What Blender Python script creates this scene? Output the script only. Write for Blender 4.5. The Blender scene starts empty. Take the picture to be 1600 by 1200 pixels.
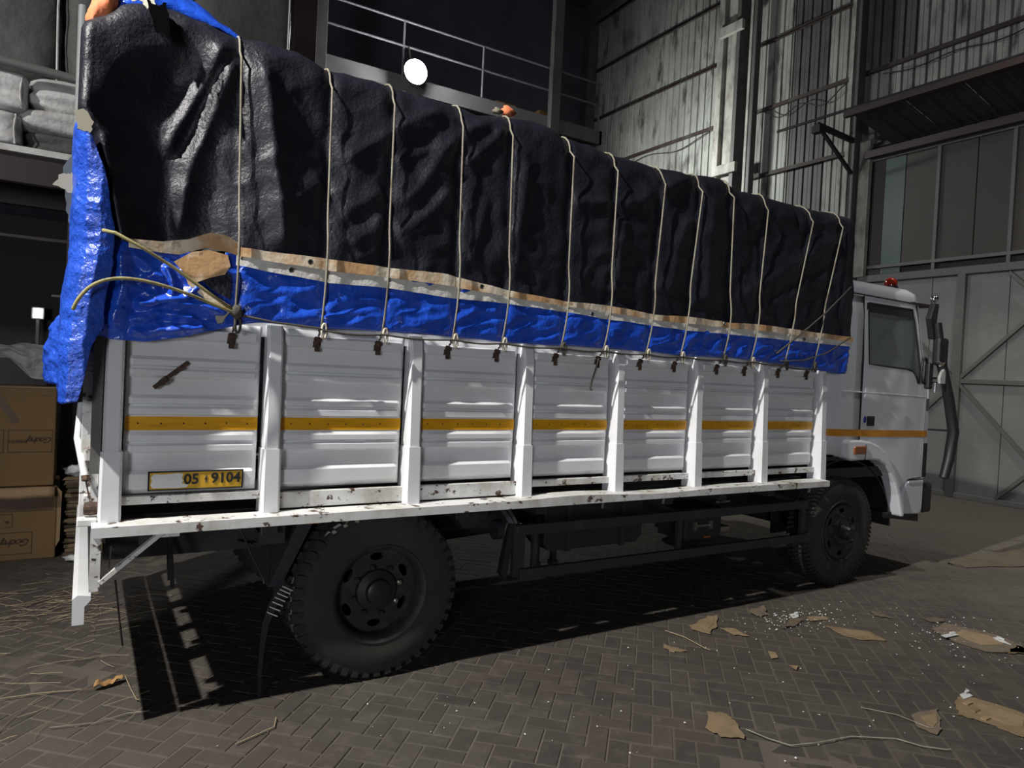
import bpy, bmesh, math, random
import numpy as np
from mathutils import Vector, Matrix, noise

random.seed(7)
rng = np.random.default_rng(5)
scene = bpy.context.scene
COL = scene.collection

# ------------------------------------------------------------------ camera
CAM_LOC = Vector((0.0, 0.0, 1.9))
FPX = 1090.0
def cam_axes(a, p, r):
    f = Vector((math.cos(a) * math.cos(p), math.sin(a) * math.cos(p), math.sin(p)))
    rt = Vector((math.sin(a), -math.cos(a), 0))
    up = rt.cross(f)
    r2 = math.cos(r) * rt + math.sin(r) * up
    u2 = math.cos(r) * up - math.sin(r) * rt
    return r2, u2, f
C_R, C_U, C_F = cam_axes(math.radians(58.5), math.radians(-1.05), math.radians(2.87))
cam_data = bpy.data.cameras.new('camera')
cam = bpy.data.objects.new('camera', cam_data)
COL.objects.link(cam)
cam_data.sensor_width = 36.0
cam_data.lens = FPX / 1600.0 * 36.0
cam_data.clip_start = 0.05
cam_data.clip_end = 200
cam.matrix_world = Matrix((
    (C_R.x, C_U.x, -C_F.x, CAM_LOC.x),
    (C_R.y, C_U.y, -C_F.y, CAM_LOC.y),
    (C_R.z, C_U.z, -C_F.z, CAM_LOC.z),
    (0, 0, 0, 1)))
scene.camera = cam
def project(p):
    d = Vector(p) - CAM_LOC
    z = d.dot(C_F)
    if z < 0.05:
        return None
    return FPX * d.dot(C_R) / z + 800, -FPX * d.dot(C_U) / z + 600, z

# ------------------------------------------------------------------ light, exposure
world = bpy.data.worlds.new('world')
scene.world = world
world.use_nodes = True
world.node_tree.nodes['Background'].inputs[0].default_value = (0.75, 0.8, 1.0, 1)
world.node_tree.nodes['Background'].inputs[1].default_value = 0.012
vs = scene.view_settings
vs.view_transform = 'Standard'
vs.look = 'None'
vs.exposure = 0.0
vs.gamma = 1.0
vs.use_curve_mapping = False

def lamp(name, loc, power, radius, color=(1, 1, 1), kind='POINT'):
    d = bpy.data.lights.new(name, kind)
    d.energy = power
    d.shadow_soft_size = radius
    d.color = color
    o = bpy.data.objects.new(name, d)
    o.location = loc
    COL.objects.link(o)
    return o
# hall lamp out of view high behind the tailgate, then added unseen fills
tail_lamp = lamp('hall_lamp_tail', (-4.3, 2.55, 8.0), 5500, 0.09, (1.0, 0.97, 0.92), 'SPOT')
tail_lamp.data.spot_size = math.radians(102)
tail_lamp.data.spot_blend = 0.95
tail_lamp.rotation_euler = (Vector((4.2, 0.6, 0.0)) - Vector((-4.3, 2.55, 8.0))).to_track_quat('-Z', 'Y').to_euler()
lamp('truck_side_fill', (-6.0, -7.0, 2.2), 1500, 1.2, (0.90, 0.94, 1.0))  # unseen low fill added to brighten the near side of the truck
wall_fill = lamp('end_wall_fill', (11.0, 13.4, 7.2), 520, 0.2, (0.97, 1.0, 0.97), 'SPOT')  # unseen fill added to brighten the end wall beside the column
wall_fill.data.spot_size = math.radians(150)
wall_fill.data.spot_blend = 0.4
wall_fill.rotation_euler = Vector((1.0, -0.25, 0.15)).to_track_quat('-Z', 'Y').to_euler()
bale_fill = lamp('shelf_fill', (-4.5, 5.0, 6.0), 700, 0.15, (1.0, 0.98, 0.95), 'SPOT')  # unseen narrow fill added so the shelf bundles come out bright
bale_fill.data.spot_size = math.radians(54)
bale_fill.data.spot_blend = 0.5
bale_fill.rotation_euler = (Vector((-0.3, 8.6, 4.5)) - Vector((-4.5, 5.0, 6.0))).to_track_quat('-Z', 'Y').to_euler()
floor_fill = lamp('gate_floor_fill', (9.6, 2.5, 13.2), 2000, 0.3, (1.0, 0.97, 0.92), 'SPOT')  # unseen fill added over the floor near the gate
floor_fill.data.spot_size = math.radians(62)
floor_fill.data.spot_blend = 0.6
floor_fill.rotation_euler = Vector((0.13, 0.12, -1.0)).to_track_quat('-Z', 'Y').to_euler()

# ------------------------------------------------------------------ helpers
def link(o, parent=None):
    COL.objects.link(o)
    if parent is not None:
        o.parent = parent
        bpy.context.view_layer.update() if False else None
        o.matrix_parent_inverse = Matrix.Translation(-ROOT_LOC.get(parent.name, Vector((0, 0, 0))))
    return o
ROOT_LOC = {}
def wloc(o):
    return ROOT_LOC.get(o.name, Vector((0, 0, 0)))

def tag(o, label=None, cat=None, group=None, kind=None):
    if label: o['label'] = label
    if cat: o['category'] = cat
    if group: o['group'] = group
    if kind: o['kind'] = kind
    return o

def thing(name, loc, label, cat, group=None):
    o = bpy.data.objects.new(name, None)
    o.location = loc
    o.empty_display_size = 0.2
    COL.objects.link(o)
    ROOT_LOC[o.name] = Vector(loc)
    return tag(o, label, cat, group)

class MB:
    """collects vertices and faces in world coordinates, builds one mesh object"""
    def __init__(self):
        self.v = []; self.f = []
    def add(self, verts, faces):
        n = len(self.v)
        self.v.extend([tuple(map(float, p)) for p in verts])
        self.f.extend([tuple(i + n for i in fc) for fc in faces])
        return self
    def box(self, x0, x1, y0, y1, z0, z1):
        return self.add([(x0, y0, z0), (x1, y0, z0), (x1, y1, z0), (x0, y1, z0), (x0, y0, z1), (x1, y0, z1), (x1, y1, z1), (x0, y1, z1)],
                        [(0, 3, 2, 1), (4, 5, 6, 7), (0, 1, 5, 4), (1, 2, 6, 5), (2, 3, 7, 6), (3, 0, 4, 7)])
    def hexa(self, p):
        """eight corners: bottom loop of four, top loop of four"""
        return self.add(p, [(0, 3, 2, 1), (4, 5, 6, 7), (0, 1, 5, 4), (1, 2, 6, 5), (2, 3, 7, 6), (3, 0, 4, 7)])
    def bar(self, a, b, w, h, up=(0, 0, 1)):
        a = Vector(a); b = Vector(b); d = (b - a).normalized()
        s = d.cross(Vector(up))
        if s.length < 1e-4: s = d.cross(Vector((1, 0, 0)))
        s.normalize(); u = s.cross(d)
        s = s * (w / 2); u = u * (h / 2)
        return self.hexa([a - s - u, a + s - u, a + s + u, a - s + u, b - s - u, b + s - u, b + s + u, b - s + u])
    def tube(self, pts, r, n=8, cap=True):
        pts = [Vector(p) for p in pts]
        m = len(pts); base = len(self.v)
        prev = None
        for i, p in enumerate(pts):
            d = (pts[min(i + 1, m - 1)] - pts[max(i - 1, 0)])
            d = d.normalized() if d.length > 1e-9 else Vector((0, 0, 1))
            if prev is None:
                s = d.cross(Vector((0, 0, 1)))
                if s.length < 0.05: s = d.cross(Vector((1, 0, 0)))
            else:
                s = prev - d * prev.dot(d)
            s.normalize(); prev = s
            u = d.cross(s)
            rr = r[i] if isinstance(r, (list, tuple)) else r
            for k in range(n):
                t = 2 * math.pi * k / n
                self.v.append(tuple(p + s * (rr * math.cos(t)) + u * (rr * math.sin(t))))
        for i in range(m - 1):
            for k in range(n):
                a = base + i * n + k; b = base + i * n + (k + 1) % n
                self.f.append((a, b, b + n, a + n))
        if cap:
            self.f.append(tuple(base + k for k in range(n))[::-1])
            self.f.append(tuple(base + (m - 1) * n + k for k in range(n)))
        return self
    def cyl(self, a, b, r, n=20):
        return self.tube([a, b], r, n)
    def lathe(self, prof, c, axis='y', n=48, close=False):
        """prof: (radius, offset along axis) list"""
        base = len(self.v); m = len(prof)
        for i in range(n):
            t = 2 * math.pi * i / n
            for (r, o) in prof:
                if axis == 'y': p = (c[0] + r * math.cos(t), c[1] + o, c[2] + r * math.sin(t))
                elif axis == 'z': p = (c[0] + r * math.cos(t), c[1] + r * math.sin(t), c[2] + o)
                else: p = (c[0] + o, c[1] + r * math.cos(t), c[2] + r * math.sin(t))
                self.v.append(p)
        for i in range(n):
            j = (i + 1) % n
            for k in range(m - 1 + (1 if close else 0)):
                k2 = (k + 1) % m
                self.f.append((base + i * m + k, base + j * m + k, base + j * m + k2, base + i * m + k2))
        return self
    def grid(self, P, flip=False):
        """P: rows x cols of points"""
        base = len(self.v); nr = len(P); nc = len(P[0])
        for row in P:
            for p in row: self.v.append((float(p[0]), float(p[1]), float(p[2])))
        for i in range(nr - 1):
            for j in range(nc - 1):
                q = (base + i * nc + j, base + i * nc + j + 1, base + (i + 1) * nc + j + 1, base + (i + 1) * nc + j)
                self.f.append(q[::-1] if flip else q)
        return self
    def prism(self, poly, fn, t0, t1):
        """polygon (u,v) list extruded between w = t0 and t1; fn(u,v,w) -> xyz"""
        n = len(poly)
        vs_ = [fn(u, v, t0) for u, v in poly] + [fn(u, v, t1) for u, v in poly]
        fs = [tuple(range(n))[::-1], tuple(range(n, 2 * n))] + [(i, (i + 1) % n, n + (i + 1) % n, n + i) for i in range(n)]
        return self.add(vs_, fs)
    def mesh(self, name, mat, smooth=None):
        me = bpy.data.meshes.new(name)
        me.from_pydata(self.v, [], self.f)
        me.update()
        if mat is not None: me.materials.append(mat)
        if smooth is not None:
            me.polygons.foreach_set('use_smooth', [True] * len(me.polygons))
            if smooth < 179: me.set_sharp_from_angle(angle=math.radians(smooth))
        return me
    def build(self, name, mat, parent=None, smooth=None, bevel=0, fix=True, solid=0):
        me = self.mesh(name, mat, None)
        if fix:
            bm = bmesh.new(); bm.from_mesh(me)
            bmesh.ops.recalc_face_normals(bm, faces=bm.faces)
            bm.to_mesh(me); bm.free()
        if smooth is not None:
            me.polygons.foreach_set('use_smooth', [True] * len(me.polygons))
            if smooth < 179: me.set_sharp_from_angle(angle=math.radians(smooth))
        o = bpy.data.objects.new(name, me)
        link(o, parent)
        if solid:
            md = o.modifiers.new('thickness', 'SOLIDIFY'); md.thickness = solid; md.offset = 0
        if bevel:
            md = o.modifiers.new('bevel', 'BEVEL'); md.width = bevel; md.segments = 2
            md.limit_method = 'ANGLE'; md.angle_limit = math.radians(40)
            md.harden_normals = False
        return o

def xz(y_sign=1):
    return lambda u, v, w: (u, w, v)

def plate_geom(outer, holes, thick, resol=None):
    """flat plate with holes: list of verts (u,v,w) and faces"""
    cu = bpy.data.curves.new('tmp', 'CURVE')
    cu.dimensions = '2D'; cu.fill_mode = 'BOTH'; cu.extrude = thick / 2
    for loop in [outer] + list(holes):
        sp = cu.splines.new('POLY'); sp.points.add(len(loop) - 1)
        for i, (u, v) in enumerate(loop): sp.points[i].co = (u, v, 0, 1)
        sp.use_cyclic_u = True
    ob = bpy.data.objects.new('tmp', cu); COL.objects.link(ob)
    dg = bpy.context.evaluated_depsgraph_get()
    me = bpy.data.meshes.new_from_object(ob.evaluated_get(dg))
    vs_ = [tuple(v.co) for v in me.vertices]; fs = [tuple(p.vertices) for p in me.polygons]
    bpy.data.objects.remove(ob); bpy.data.curves.remove(cu); bpy.data.meshes.remove(me)
    return vs_, fs

def text_geom(body, size, shear=0, offset=0, thick=0.001, space=1.0):
    cu = bpy.data.curves.new('tmp', 'FONT')
    cu.body = body; cu.size = size; cu.shear = shear; cu.offset = offset; cu.extrude = thick / 2
    cu.align_x = 'CENTER'; cu.align_y = 'CENTER'; cu.space_character = space; cu.resolution_u = 3
    ob = bpy.data.objects.new('tmp', cu); COL.objects.link(ob)
    dg = bpy.context.evaluated_depsgraph_get()
    me = bpy.data.meshes.new_from_object(ob.evaluated_get(dg))
    vs_ = [tuple(v.co) for v in me.vertices]; fs = [tuple(p.vertices) for p in me.polygons]
    bpy.data.objects.remove(ob); bpy.data.curves.remove(cu); bpy.data.meshes.remove(me)
    return vs_, fs

# ------------------------------------------------------------------ materials
def mat(name, base, rough=0.6, metal=0.0, spots=(), bump=None, coat=0.0, island=0.0, emit=0.0, spec=0.5, sheen=0.0):
    """spots: list of (colour, noise scale, lo, hi, (sx,sy,sz)) layered over base"""
    m = bpy.data.materials.new(name); m.use_nodes = True
    nt = m.node_tree; N = nt.nodes; L = nt.links
    b = N['Principled BSDF']
    b.inputs['Roughness'].default_value = rough
    b.inputs['Metallic'].default_value = metal
    b.inputs['Specular IOR Level'].default_value = spec
    b.inputs['Coat Weight'].default_value = coat
    col = N.new('ShaderNodeRGB'); col.outputs[0].default_value = (*base, 1)
    out = col.outputs[0]
    tc = N.new('ShaderNodeNewGeometry')
    for (c, sc, lo, hi, st) in spots:
        mp = N.new('ShaderNodeMapping'); mp.inputs['Scale'].default_value = st
        L.new(tc.outputs['Position'], mp.inputs['Vector'])
        nz = N.new('ShaderNodeTexNoise'); nz.inputs['Scale'].default_value = sc
        nz.inputs['Detail'].default_value = 5; nz.inputs['Roughness'].default_value = 0.62
        L.new(mp.outputs[0], nz.inputs['Vector'])
        rp = N.new('ShaderNodeMapRange'); rp.inputs['From Min'].default_value = lo; rp.inputs['From Max'].default_value = hi
        L.new(nz.outputs['Fac'], rp.inputs['Value'])
        mx = N.new('ShaderNodeMix'); mx.data_type = 'RGBA'
        L.new(rp.outputs[0], mx.inputs['Factor']); L.new(out, mx.inputs['A'])
        mx.inputs['B'].default_value = (*c, 1)
        out = mx.outputs['Result']
    if island:
        oi = N.new('ShaderNodeObjectInfo')
        ad = N.new('ShaderNodeMath'); ad.operation = 'ADD'
        L.new(oi.outputs['Random'], ad.inputs[0]); L.new(tc.outputs['Random Per Island'], ad.inputs[1])
        fr = N.new('ShaderNodeMath'); fr.operation = 'FRACT'; L.new(ad.outputs[0], fr.inputs[0])
        rp = N.new('ShaderNodeMapRange'); rp.inputs['To Min'].default_value = 1 - island; rp.inputs['To Max'].default_value = 1 + island
        L.new(fr.outputs[0], rp.inputs['Value'])
        hv = N.new('ShaderNodeHueSaturation'); L.new(rp.outputs[0], hv.inputs['Value']); L.new(out, hv.inputs['Color'])
        out = hv.outputs[0]
    L.new(out, b.inputs['Base Color'])
    if bump:
        last = None
        for (sc, strength, dist) in bump:
            nz = N.new('ShaderNodeTexNoise'); nz.inputs['Scale'].default_value = sc; nz.inputs['Detail'].default_value = 4
            L.new(tc.outputs['Position'], nz.inputs['Vector'])
            bp = N.new('ShaderNodeBump'); bp.inputs['Strength'].default_value = strength; bp.inputs['Distance'].default_value = dist
            L.new(nz.outputs['Fac'], bp.inputs['Height'])
            if last: L.new(last.outputs[0], bp.inputs['Normal'])
            last = bp
        L.new(last.outputs[0], b.inputs['Normal'])
    if emit:
        b.inputs['Emission Color'].default_value = (1, 1, 1, 1)
        b.inputs['Emission Strength'].default_value = emit
    return m

ONE = (1, 1, 1)
M = {}
M['sand'] = mat('dusty_joint_sand', (0.11, 0.093, 0.075), 0.95, spots=[((0.075, 0.064, 0.052), 1.3, 0.4, 0.65, ONE)], bump=[(60, 0.4, 0.004)])
M['brick'] = mat('paver_brick', (0.054, 0.043, 0.037), 0.85,
                 spots=[((0.052, 0.051, 0.040), 0.9, 0.45, 0.62, ONE), ((0.034, 0.029, 0.026), 3.5, 0.52, 0.72, ONE), ((0.09, 0.075, 0.06), 9.0, 0.52, 0.75, ONE), ((0.064, 0.053, 0.042), 0.45, 0.45, 0.62, ONE)],
                 bump=[(45, 0.5, 0.004), (220, 0.3, 0.001)], island=0.16)
def dust_and_light_drift(m, colour, x0, x1):  # dust, laid paler toward the gate to stand in for lamp light there
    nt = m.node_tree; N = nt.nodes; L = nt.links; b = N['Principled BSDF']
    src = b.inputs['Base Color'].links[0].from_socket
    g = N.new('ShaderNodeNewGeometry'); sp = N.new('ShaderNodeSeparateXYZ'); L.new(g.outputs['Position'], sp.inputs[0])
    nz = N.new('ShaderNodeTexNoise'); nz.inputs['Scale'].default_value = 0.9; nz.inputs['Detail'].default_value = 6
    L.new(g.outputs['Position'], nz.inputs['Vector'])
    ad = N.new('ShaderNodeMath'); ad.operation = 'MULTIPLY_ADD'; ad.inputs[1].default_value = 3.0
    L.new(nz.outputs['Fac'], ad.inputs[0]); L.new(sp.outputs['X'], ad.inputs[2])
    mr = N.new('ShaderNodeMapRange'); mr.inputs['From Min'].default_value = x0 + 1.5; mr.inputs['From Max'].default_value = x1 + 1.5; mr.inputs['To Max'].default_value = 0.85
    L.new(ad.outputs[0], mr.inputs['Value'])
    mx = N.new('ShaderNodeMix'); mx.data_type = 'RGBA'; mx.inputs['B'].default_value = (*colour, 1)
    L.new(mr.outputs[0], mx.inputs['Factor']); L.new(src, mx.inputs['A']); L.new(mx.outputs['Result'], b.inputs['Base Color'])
dust_and_light_drift(M['brick'], (0.16, 0.14, 0.115), 6.3, 10.5)
dust_and_light_drift(M['sand'], (0.16, 0.14, 0.115), 6.3, 10.5)
M['white'] = mat('white_truck_paint', (0.78, 0.79, 0.82), 0.32, coat=0.3,
                 spots=[((0.68, 0.68, 0.67), 2.2, 0.45, 0.75, ONE), ((0.14, 0.075, 0.045), 17, 0.73, 0.76, (1, 1, 0.7)), ((0.05, 0.045, 0.045), 26, 0.76, 0.78, ONE)])
M['white_worn'] = mat('worn_white_paint', (0.74, 0.74, 0.73), 0.45,
                      spots=[((0.45, 0.42, 0.36), 4, 0.45, 0.7, ONE), ((0.1, 0.06, 0.045), 13, 0.585, 0.63, (1, 1, 1.4)), ((0.035, 0.03, 0.03), 30, 0.66, 0.69, ONE)])
M['cabwhite'] = mat('cab_white_paint', (0.72, 0.74, 0.79), 0.25, coat=0.5, spots=[((0.64, 0.65, 0.68), 1.5, 0.45, 0.75, ONE)])
M['yellow'] = mat('yellow_reflective_tape', (0.75, 0.36, 0.008), 0.4, spots=[((0.45, 0.2, 0.005), 6, 0.5, 0.8, (1, 1, 8)), ((0.08, 0.04, 0.01), 35, 0.7, 0.73, (1, 1, 3))])
M['orange_tape'] = mat('orange_cab_stripe', (0.62, 0.25, 0.02), 0.4)
M['plate_yellow'] = mat('plate_yellow', (0.66, 0.38, 0.03), 0.5)
M['black'] = mat('black_paint', (0.018, 0.018, 0.02), 0.45)
M['ink'] = mat('black_ink', (0.012, 0.012, 0.012), 0.7)
M['void'] = mat('black_hole', (0.004, 0.004, 0.004), 1.0, spec=0.0)
M['brownink'] = mat('brown_print', (0.055, 0.032, 0.018), 0.8)
M['chassis'] = mat('chassis_dark_steel', (0.02, 0.021, 0.025), 0.6, spots=[((0.035, 0.031, 0.028), 5, 0.5, 0.7, ONE)])
M['guard'] = mat('side_guard_steel', (0.028, 0.029, 0.036), 0.5, spots=[((0.055, 0.05, 0.047), 7, 0.55, 0.75, ONE)])
M['rubber'] = mat('dusty_tyre_rubber', (0.028, 0.026, 0.023), 0.9, spots=[((0.045, 0.04, 0.034), 3, 0.4, 0.7, ONE)], bump=[(60, 0.2, 0.003)])
M['tread'] = mat('tread_rubber', (0.024, 0.022, 0.02), 0.85)
M['rim'] = mat('dark_wheel_rim', (0.022, 0.022, 0.026), 0.65, 0.0, spots=[((0.06, 0.052, 0.045), 8, 0.5, 0.72, ONE)])
M['steel'] = mat('bare_steel', (0.4, 0.39, 0.37), 0.3, 0.9)
M['chrome'] = mat('chrome', (0.8, 0.8, 0.82), 0.08, 1.0)
M['rust'] = mat('rusty_iron', (0.055, 0.032, 0.022), 0.8, spots=[((0.14, 0.075, 0.045), 30, 0.5, 0.65, ONE)])
M['ruststreak'] = mat('rust_streak', (0.42, 0.37, 0.32), 0.6)
M['blacktarp'] = mat('black_woven_tarpaulin', (0.0115, 0.0115, 0.019), 0.44, spec=0.38,
                     spots=[((0.016, 0.016, 0.025), 3.0, 0.45, 0.7, ONE)], bump=[(13, 0.25, 0.02), (48, 0.5, 0.010), (160, 0.35, 0.004)])
M['bluetarp'] = mat('blue_plastic_tarpaulin', (0.018, 0.09, 0.62), 0.25, spec=0.7,
                    spots=[((0.012, 0.055, 0.42), 5, 0.45, 0.75, ONE)], bump=[(10, 0.5, 0.03), (30, 0.45, 0.012)])
M['bluerear'] = mat('blue_crinkled_tarpaulin', (0.022, 0.09, 0.56), 0.34, spec=0.6,
                    spots=[((0.012, 0.045, 0.33), 7, 0.45, 0.75, ONE)], bump=[(16, 0.8, 0.03), (50, 0.6, 0.012)])
M['hem'] = mat('rust_stained_hem', (0.76, 0.68, 0.54), 0.7, spots=[((0.55, 0.33, 0.16), 4.5, 0.40, 0.58, (1, 1, 1)), ((0.2, 0.14, 0.09), 14, 0.6, 0.75, ONE)], bump=[(30, 0.4, 0.008)])
M['hemgrey'] = mat('grey_white_hem', (0.72, 0.71, 0.68), 0.7, spots=[((0.5, 0.47, 0.42), 4, 0.45, 0.68, ONE)], bump=[(24, 0.5, 0.012)])
M['rope'] = mat('dirty_cream_rope', (0.28, 0.26, 0.2), 0.8, spots=[((0.16, 0.13, 0.09), 5, 0.5, 0.68, ONE)], bump=[(240, 0.8, 0.004)])
M['ropeyellow'] = mat('olive_yellow_rope', (0.34, 0.30, 0.13), 0.8, spots=[((0.15, 0.12, 0.06), 9, 0.5, 0.68, ONE)], bump=[(240, 0.8, 0.004)])
M['ropedark'] = mat('grimy_rope', (0.075, 0.066, 0.054), 0.85, bump=[(240, 0.8, 0.004)])
M['ropeend'] = mat('pale_hook_loop', (0.62, 0.58, 0.48), 0.6, spots=[((0.3, 0.2, 0.12), 30, 0.5, 0.65, ONE)])
M['sheet'] = mat('grey_cladding_sheet', (0.36, 0.37, 0.34), 0.6, 0.0,
                 spots=[((0.17, 0.17, 0.158), 0.8, 0.42, 0.7, (1, 1, 0.4)), ((0.065, 0.063, 0.058), 2.2, 0.53, 0.70, (1, 1.6, 0.5)), ((0.42, 0.42, 0.39), 3.0, 0.62, 0.8, (1, 4, 0.3))], island=0.08)
M['sheetdark'] = mat('dull_translucent_sheet', (0.095, 0.095, 0.09), 0.6, spots=[((0.06, 0.06, 0.058), 1.6, 0.45, 0.7, ONE)])
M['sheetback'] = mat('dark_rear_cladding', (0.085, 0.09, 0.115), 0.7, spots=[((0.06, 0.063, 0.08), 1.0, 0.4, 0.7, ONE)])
M['purlin'] = mat('red_oxide_purlin', (0.04, 0.026, 0.024), 0.7, spots=[((0.07, 0.065, 0.06), 3, 0.5, 0.7, ONE)])
M['column'] = mat('grimy_white_column', (0.40, 0.385, 0.35), 0.65, spots=[((0.15, 0.14, 0.125), 3, 0.45, 0.68, (1, 1, 0.5))])
M['columndark'] = mat('dark_steel_column', (0.10, 0.10, 0.095), 0.6, spots=[((0.06, 0.055, 0.05), 2, 0.5, 0.7, ONE)])
M['gate'] = mat('grey_gate_sheet', (0.20, 0.20, 0.195), 0.55, spots=[((0.15, 0.15, 0.145), 0.9, 0.42, 0.7, ONE), ((0.25, 0.245, 0.235), 2.2, 0.55, 0.8, ONE)], island=0.05)
M['gateframe'] = mat('grey_gate_frame', (0.11, 0.11, 0.105), 0.5, spots=[((0.16, 0.155, 0.145), 2, 0.5, 0.75, ONE)])
M['board'] = mat('brown_board', (0.05, 0.043, 0.037), 0.6, spots=[((0.055, 0.047, 0.04), 1.5, 0.45, 0.7, ONE)], island=0.12)
M['greenpane'] = mat('green_fibre_pane', (0.05, 0.085, 0.074), 0.4)
M['darkvoid'] = mat('dark_steel', (0.02, 0.018, 0.018), 0.7)
M['canopy'] = mat('sooty_canopy_sheet', (0.05, 0.048, 0.044), 0.7, spots=[((0.045, 0.042, 0.04), 1.5, 0.45, 0.7, ONE)], island=0.1)
M['railpaint'] = mat('grey_railing_paint', (0.17, 0.17, 0.19), 0.5)
M['slab'] = mat('mezzanine_edge', (0.16, 0.155, 0.16), 0.7, spots=[((0.11, 0.105, 0.11), 1.5, 0.45, 0.7, ONE)])
M['rackbrown'] = mat('maroon_rack_beam', (0.045, 0.028, 0.028), 0.5)
M['rackpipe'] = mat('grey_rack_pipe', (0.17, 0.165, 0.155), 0.5)
M['palepipe'] = mat('pale_green_pipe', (0.5, 0.53, 0.51), 0.45)
M['bale'] = mat('white_wrapped_bale', (0.7, 0.69, 0.67), 0.55, spots=[((0.42, 0.40, 0.38), 2, 0.45, 0.7, (1, 1, 3))], bump=[(9, 0.5, 0.05)])
M['balegrey'] = mat('grey_wrapped_bale', (0.10, 0.096, 0.09), 0.65, spots=[((0.07, 0.067, 0.063), 1.5, 0.45, 0.7, ONE)], bump=[(5, 0.5, 0.06)])
M['card'] = mat('carton_cardboard', (0.2, 0.118, 0.046), 0.8, spots=[((0.17, 0.1, 0.04), 1.8, 0.4, 0.7, ONE)], bump=[(80, 0.15, 0.002)])
M['cardtop'] = mat('carton_flap', (0.33, 0.22, 0.12), 0.8)
M['tapeshade'] = mat('brown_tape_and_shade', (0.10, 0.055, 0.03), 0.35)
M['scrap'] = mat('torn_cardboard', (0.235, 0.17, 0.095), 0.85, spots=[((0.18, 0.125, 0.07), 9, 0.45, 0.7, ONE)], island=0.2)
M['scrapold'] = mat('dirty_cardboard', (0.14, 0.108, 0.075), 0.9, spots=[((0.1, 0.078, 0.056), 9, 0.45, 0.7, ONE)], island=0.2)
M['straw'] = mat('dry_straw', (0.33, 0.26, 0.17), 0.85, island=0.3)
M['plastic'] = mat('pale_plastic', (0.6, 0.61, 0.6), 0.4)
M['greyplastic'] = mat('grey_plastic_sheet', (0.36, 0.345, 0.325), 0.55, bump=[(12, 0.6, 0.04)])
M['leaf'] = mat('dry_leaf', (0.34, 0.19, 0.075), 0.8)
M['orange'] = mat('orange_cloth', (0.75, 0.22, 0.09), 0.75, bump=[(25, 0.4, 0.01)])
M['cloth'] = mat('pale_canvas', (0.55, 0.53, 0.45), 0.8, bump=[(40, 0.5, 0.01)])
M['burlap'] = mat('frayed_canvas', (0.42, 0.39, 0.30), 0.9)
M['greyrag'] = mat('grey_rag', (0.1, 0.115, 0.12), 0.8)
M['redlens'] = mat('red_beacon_lens', (0.26, 0.02, 0.01), 0.15, coat=0.5)
M['amber'] = mat('amber_lens', (0.24, 0.075, 0.02), 0.25, coat=0.4)
M['bluebadge'] = mat('blue_badge', (0.02, 0.03, 0.28), 0.3)
M['seat'] = mat('dark_seat', (0.03, 0.03, 0.032), 0.8)
M['lampglow'] = mat('lamp_diffuser', (1, 1, 1), 0.5, emit=420)
M['lampsmall'] = mat('distant_lamp_diffuser', (1, 1, 1), 0.5, emit=9)
M['mirrorglass'] = mat('mirror_glass', (0.72, 0.76, 0.74), 0.12, 0.4)

def glass_mat(name, tint, mixf):
    m = bpy.data.materials.new(name); m.use_nodes = True
    nt = m.node_tree; N = nt.nodes; L = nt.links
    N.remove(N['Principled BSDF'])
    tr = N.new('ShaderNodeBsdfTransparent'); tr.inputs[0].default_value = (*tint, 1)
    gl = N.new('ShaderNodeBsdfGlossy'); gl.inputs['Roughness'].default_value = 0.03
    gl.inputs['Color'].default_value = (0.9, 0.95, 0.93, 1)
    fr = N.new('ShaderNodeFresnel'); fr.inputs['IOR'].default_value = 1.5
    ad = N.new('ShaderNodeMath'); ad.operation = 'ADD'; ad.inputs[1].default_value = mixf
    L.new(fr.outputs[0], ad.inputs[0])
    mx = N.new('ShaderNodeMixShader')
    L.new(ad.outputs[0], mx.inputs[0]); L.new(tr.outputs[0], mx.inputs[1]); L.new(gl.outputs[0], mx.inputs[2])
    df = N.new('ShaderNodeBsdfDiffuse'); df.inputs['Color'].default_value = (0.40, 0.46, 0.44, 1)
    m2 = N.new('ShaderNodeMixShader'); m2.inputs[0].default_value = 0.34
    L.new(mx.outputs[0], m2.inputs[1]); L.new(df.outputs[0], m2.inputs[2])
    L.new(m2.outputs[0], N['Material Output'].inputs['Surface'])
    return m
M['glass'] = glass_mat('tinted_window_glass', (0.62, 0.70, 0.67), 0.03)

def struct(o):
    o['kind'] = 'structure'
    return o

def inst(name, me, loc, parent=None, rot=None):
    o = bpy.data.objects.new(name, me)
    o.location = loc
    if rot: o.rotation_euler = rot
    link(o, parent)
    ROOT_LOC[o.name] = Vector(loc)
    return o

# ================================================================== SETTING
WX = 13.7            # inner face of the end wall ahead of the cab
YB = 18.4            # far long wall
# ------------------------------------------------------------------ floor of pavers
floor = struct(MB().box(-14, WX + 0.2, -14, YB + 0.2, -0.2, -0.0035).build('floor', M['sand'], fix=False))
ANG = math.radians(47); CA, SA = math.cos(ANG), math.sin(ANG)
CELL = 0.112
def brick_shape(h=0.03, j=0.0045, ch=0.004, L=2, W=1):
    a, b = L * CELL / 2 - j, W * CELL / 2 - j
    v = []
    for (x, y) in ((-a, -b), (a, -b), (a, b), (-a, b)): v.append((x, y, -h))
    for (x, y) in ((-a, -b), (a, -b), (a, b), (-a, b)): v.append((x, y, -ch))
    for (x, y) in ((-a + ch, -b + ch), (a - ch, -b + ch), (a - ch, b - ch), (-a + ch, b - ch)): v.append((x, y, 0))
    f = [(8, 9, 10, 11)]
    for k in range(4):
        n = (k + 1) % 4
        f.append((k, n, 4 + n, 4 + k)); f.append((4 + k, 4 + n, 8 + n, 8 + k))
    return v, f
BV, BF = brick_shape()
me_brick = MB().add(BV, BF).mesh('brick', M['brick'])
bricks = []
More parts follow.
